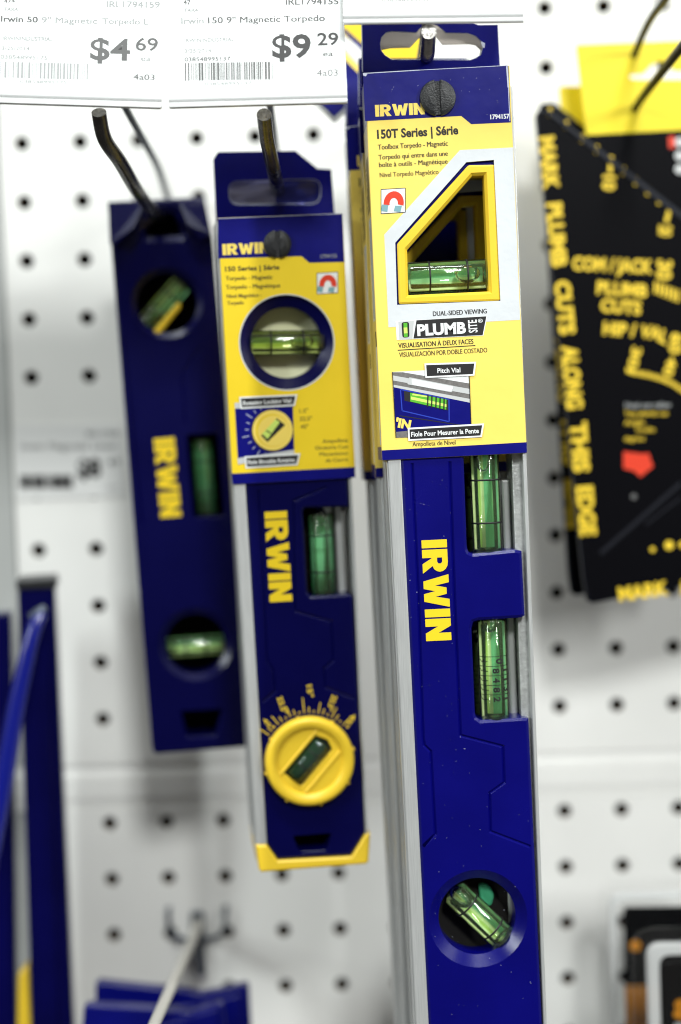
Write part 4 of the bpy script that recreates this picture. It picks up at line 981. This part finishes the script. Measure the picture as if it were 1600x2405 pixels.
mb = MB(); mb.tube(cv([(80, 1456, 63), (92, 1440, 62.5), (107, 1425, 62)]), [2.9, 2.6, 1.3], 'blue_wire', 16); mb.build('handle_tip', t)
fr = Frame(P(10, 1950, 40), 0, 6, 1.6)
t = thing('flat_bar', 'dark blue flat bar with an orange yellow corner at the lower left edge', 'tool', fr)
mb = MB(); mb.prism(rounded(fr.LL([(-60, 1446), (24, 1440), (30, 1700), (38, 2500), (-60, 2500)]), 1), -10, 0, 'shaded_navy_plastic', .8); mb.build('bar_body', t)
mb = MB(); mb.prism(rounded(fr.LL([(44, 2290), (66, 2268), (76, 2500), (40, 2500)]), .8), -8, -.2, 'yellow_plastic', .5); mb.build('end_cap', t)

# ------------------------------------------------------------------ blue plastic cases under the forked hook
for nm, z, pts, lab in (('back', 52, [(160, 915), (180, 912), (700, 966), (900, 985), (1040, 1016), (1200, 985), (1400, 936), (1436, 944), (1470, 1500), (150, 1500)], 'rear dark blue plastic case with a sagging top edge, under the grey hook'),
                        ('front', 74, [(62, 1112), (90, 1104), (620, 1132), (800, 1150), (960, 1170), (1180, 1092), (1220, 1105), (1270, 1500), (30, 1500)], 'front dark blue plastic case at the bottom edge, nearest the viewer of the two')):
    fr = Frame(P(380, 2370, z), -8, 0, .5)
    t = thing('plastic_case', lab, 'case', fr, 'dark blue plastic cases on the forked hook')
    mb = MB(); L_ = fr.LL(g('B8', *pts)); mb.prism(rounded(L_, [1.2] * len(L_), 3), -7, 0, 'blue_plastic_glossy', .9); mb.build('case_shell', t)
    mb = MB(); q = fr.LL(g('B8', *( [(800, 1100), (1000, 1090), (1200, 1052), (1380, 1010), (1400, 1500), (600, 1500), (700, 1180)] if nm == 'back' else [(700, 1262), (900, 1215), (1180, 1130), (1210, 1500), (600, 1500)])))
    mb.prism(rounded(q, 1), 0, 1.6, 'blue_plastic_glossy', .8); mb.build('raised_panel', t)

# ------------------------------------------------------------------ clear blister packs at the lower right
def blister(label, z, outer, ridge, card, orange, ring=None, name='blister_pack', rw=3.2):
    fr = Frame(P(1560, 2300, z), 0, 2, 1.0)
    t = thing(name, label, 'blister pack', fr, 'clear blister packs at the lower right')
    o = rounded(fr.LL(outer), 9, 8)
    mb = MB(); mb.prism(o, -.9, 0, 'blister_plastic', .3); mb.prism(rounded(offset(ccw(fr.LL(ridge)), 0), 6, 8), 0.05, 1.8, 'blister_rim', 1.2, holes=[(rounded(offset(ccw(fr.LL(ridge)), rw), 4.5, 8), .6, 'blister_rim')])
    mb.build('blister_shell', t)
    mb = MB(); mb.prism(rounded(fr.LL(card, -1.2), 1.4), -1.6, -1.2, 'black_enamel')
    for m_, q in orange: art(mb, fr, q, m_, -1.14)
    if ring:
        c_, r_ = ring; text(mb, fr, 'g', c_, (c_[0] + r_, c_[1]), r_ * 1.1, 'orange', -1.1, .06)
    mb.build('printed_card', t)
    return t
blister('rear clear blister pack with a black and orange card', 40, g('S5', (345, 1560), (1400, 1540), (1400, 2700), (365, 2700)), g('S5', (395, 1630), (1350, 1610), (1350, 2650), (412, 2650)),
        g('S5', (480, 1712), (1300, 1700), (1300, 2600), (498, 2600)), [('orange', g('S5', (490, 2145), (1290, 2140), (1290, 2590), (500, 2590))), ('orange', circle(g('S5', (545, 1925)), 13, 16))])
blister('front clear blister pack overlapping the rear one in the bottom corner', 84, g('S5', (525, 1832), (1500, 1815), (1500, 2700), (545, 2700)), g('S5', (600, 1905), (1450, 1890), (1450, 2650), (620, 2650)),
        g('S5', (676, 2025), (1400, 2012), (1400, 2600), (690, 2600)), [('paper_white', g('S5', (760, 2352), (1300, 2345), (1300, 2600), (760, 2600)))], (g('S5', (752, 2290)), 40), rw=5.0)

# ------------------------------------------------------------------ small things half hidden behind
b0 = P(936, 2340, 78); fr = Frame(b0); cv = lambda pts: [fr.loc(P(*p)) for p in pts]
t = thing('marking_awl', 'small yellow knob on a thin black stem, low and left of the large level', 'tool', fr)
mb = MB(); c = fr.loc(P(936, 2316, 78)); mb.lathe(c, (0, 1, 0), [(-2.2, .05), (-2.0, 1.3), (-1, 1.9), (.4, 2.0), (1.4, 1.5), (2.0, .6), (2.1, .05)], 'yellow_plastic', 20); mb.build('knob', t)
mb = MB(); mb.tube(cv([(936, 2328, 78), (938, 2370, 78), (942, 2440, 78)]), [.8, 1.5, 2.2], 'black_plastic', 12); mb.build('stem', t)
fr = Frame(P(800, 170, 92), 0, 0, 0)
t = thing('diamond_card', 'blue card with a silver border hanging cornerwise behind the tags', 'card', fr)
mb = MB(); q = fr.LL([(786, 289), (880, 200), (800, 95), (700, 205)]); mb.prism(rounded(q, 1.2), -1.2, 0, 'print_silver', .2); mb.cap([offset(ccw(rounded(fr.LL([(786, 289), (880, 200), (800, 95), (700, 205)]), 1.2)), 1.6)], .05, 'print_blue'); mb.build('card_panel', t)
mb = MB(); art(mb, fr, [(800, 130), (860, 190), (868, 180), (806, 118)], 'print_yellow', .1); mb.build('printed_band', t)
fr = Frame(P(820, 60, 84), 0, 0, 0)
t = thing('yellow_card', 'yellow hang card with a dark blue edge behind the large box flap', 'card', fr)
mb = MB(); mb.prism(fr.LL([(770, 30), (1000, 20), (1000, 140), (900, 150), (806, 80)]), -1, 0, 'print_yellow_deep', .1); mb.build('card_panel', t)
mb = MB(); art(mb, fr, [(800, 68), (812, 68), (870, 120), (862, 130)], 'print_blue', .06); mb.build('printed_band', t)
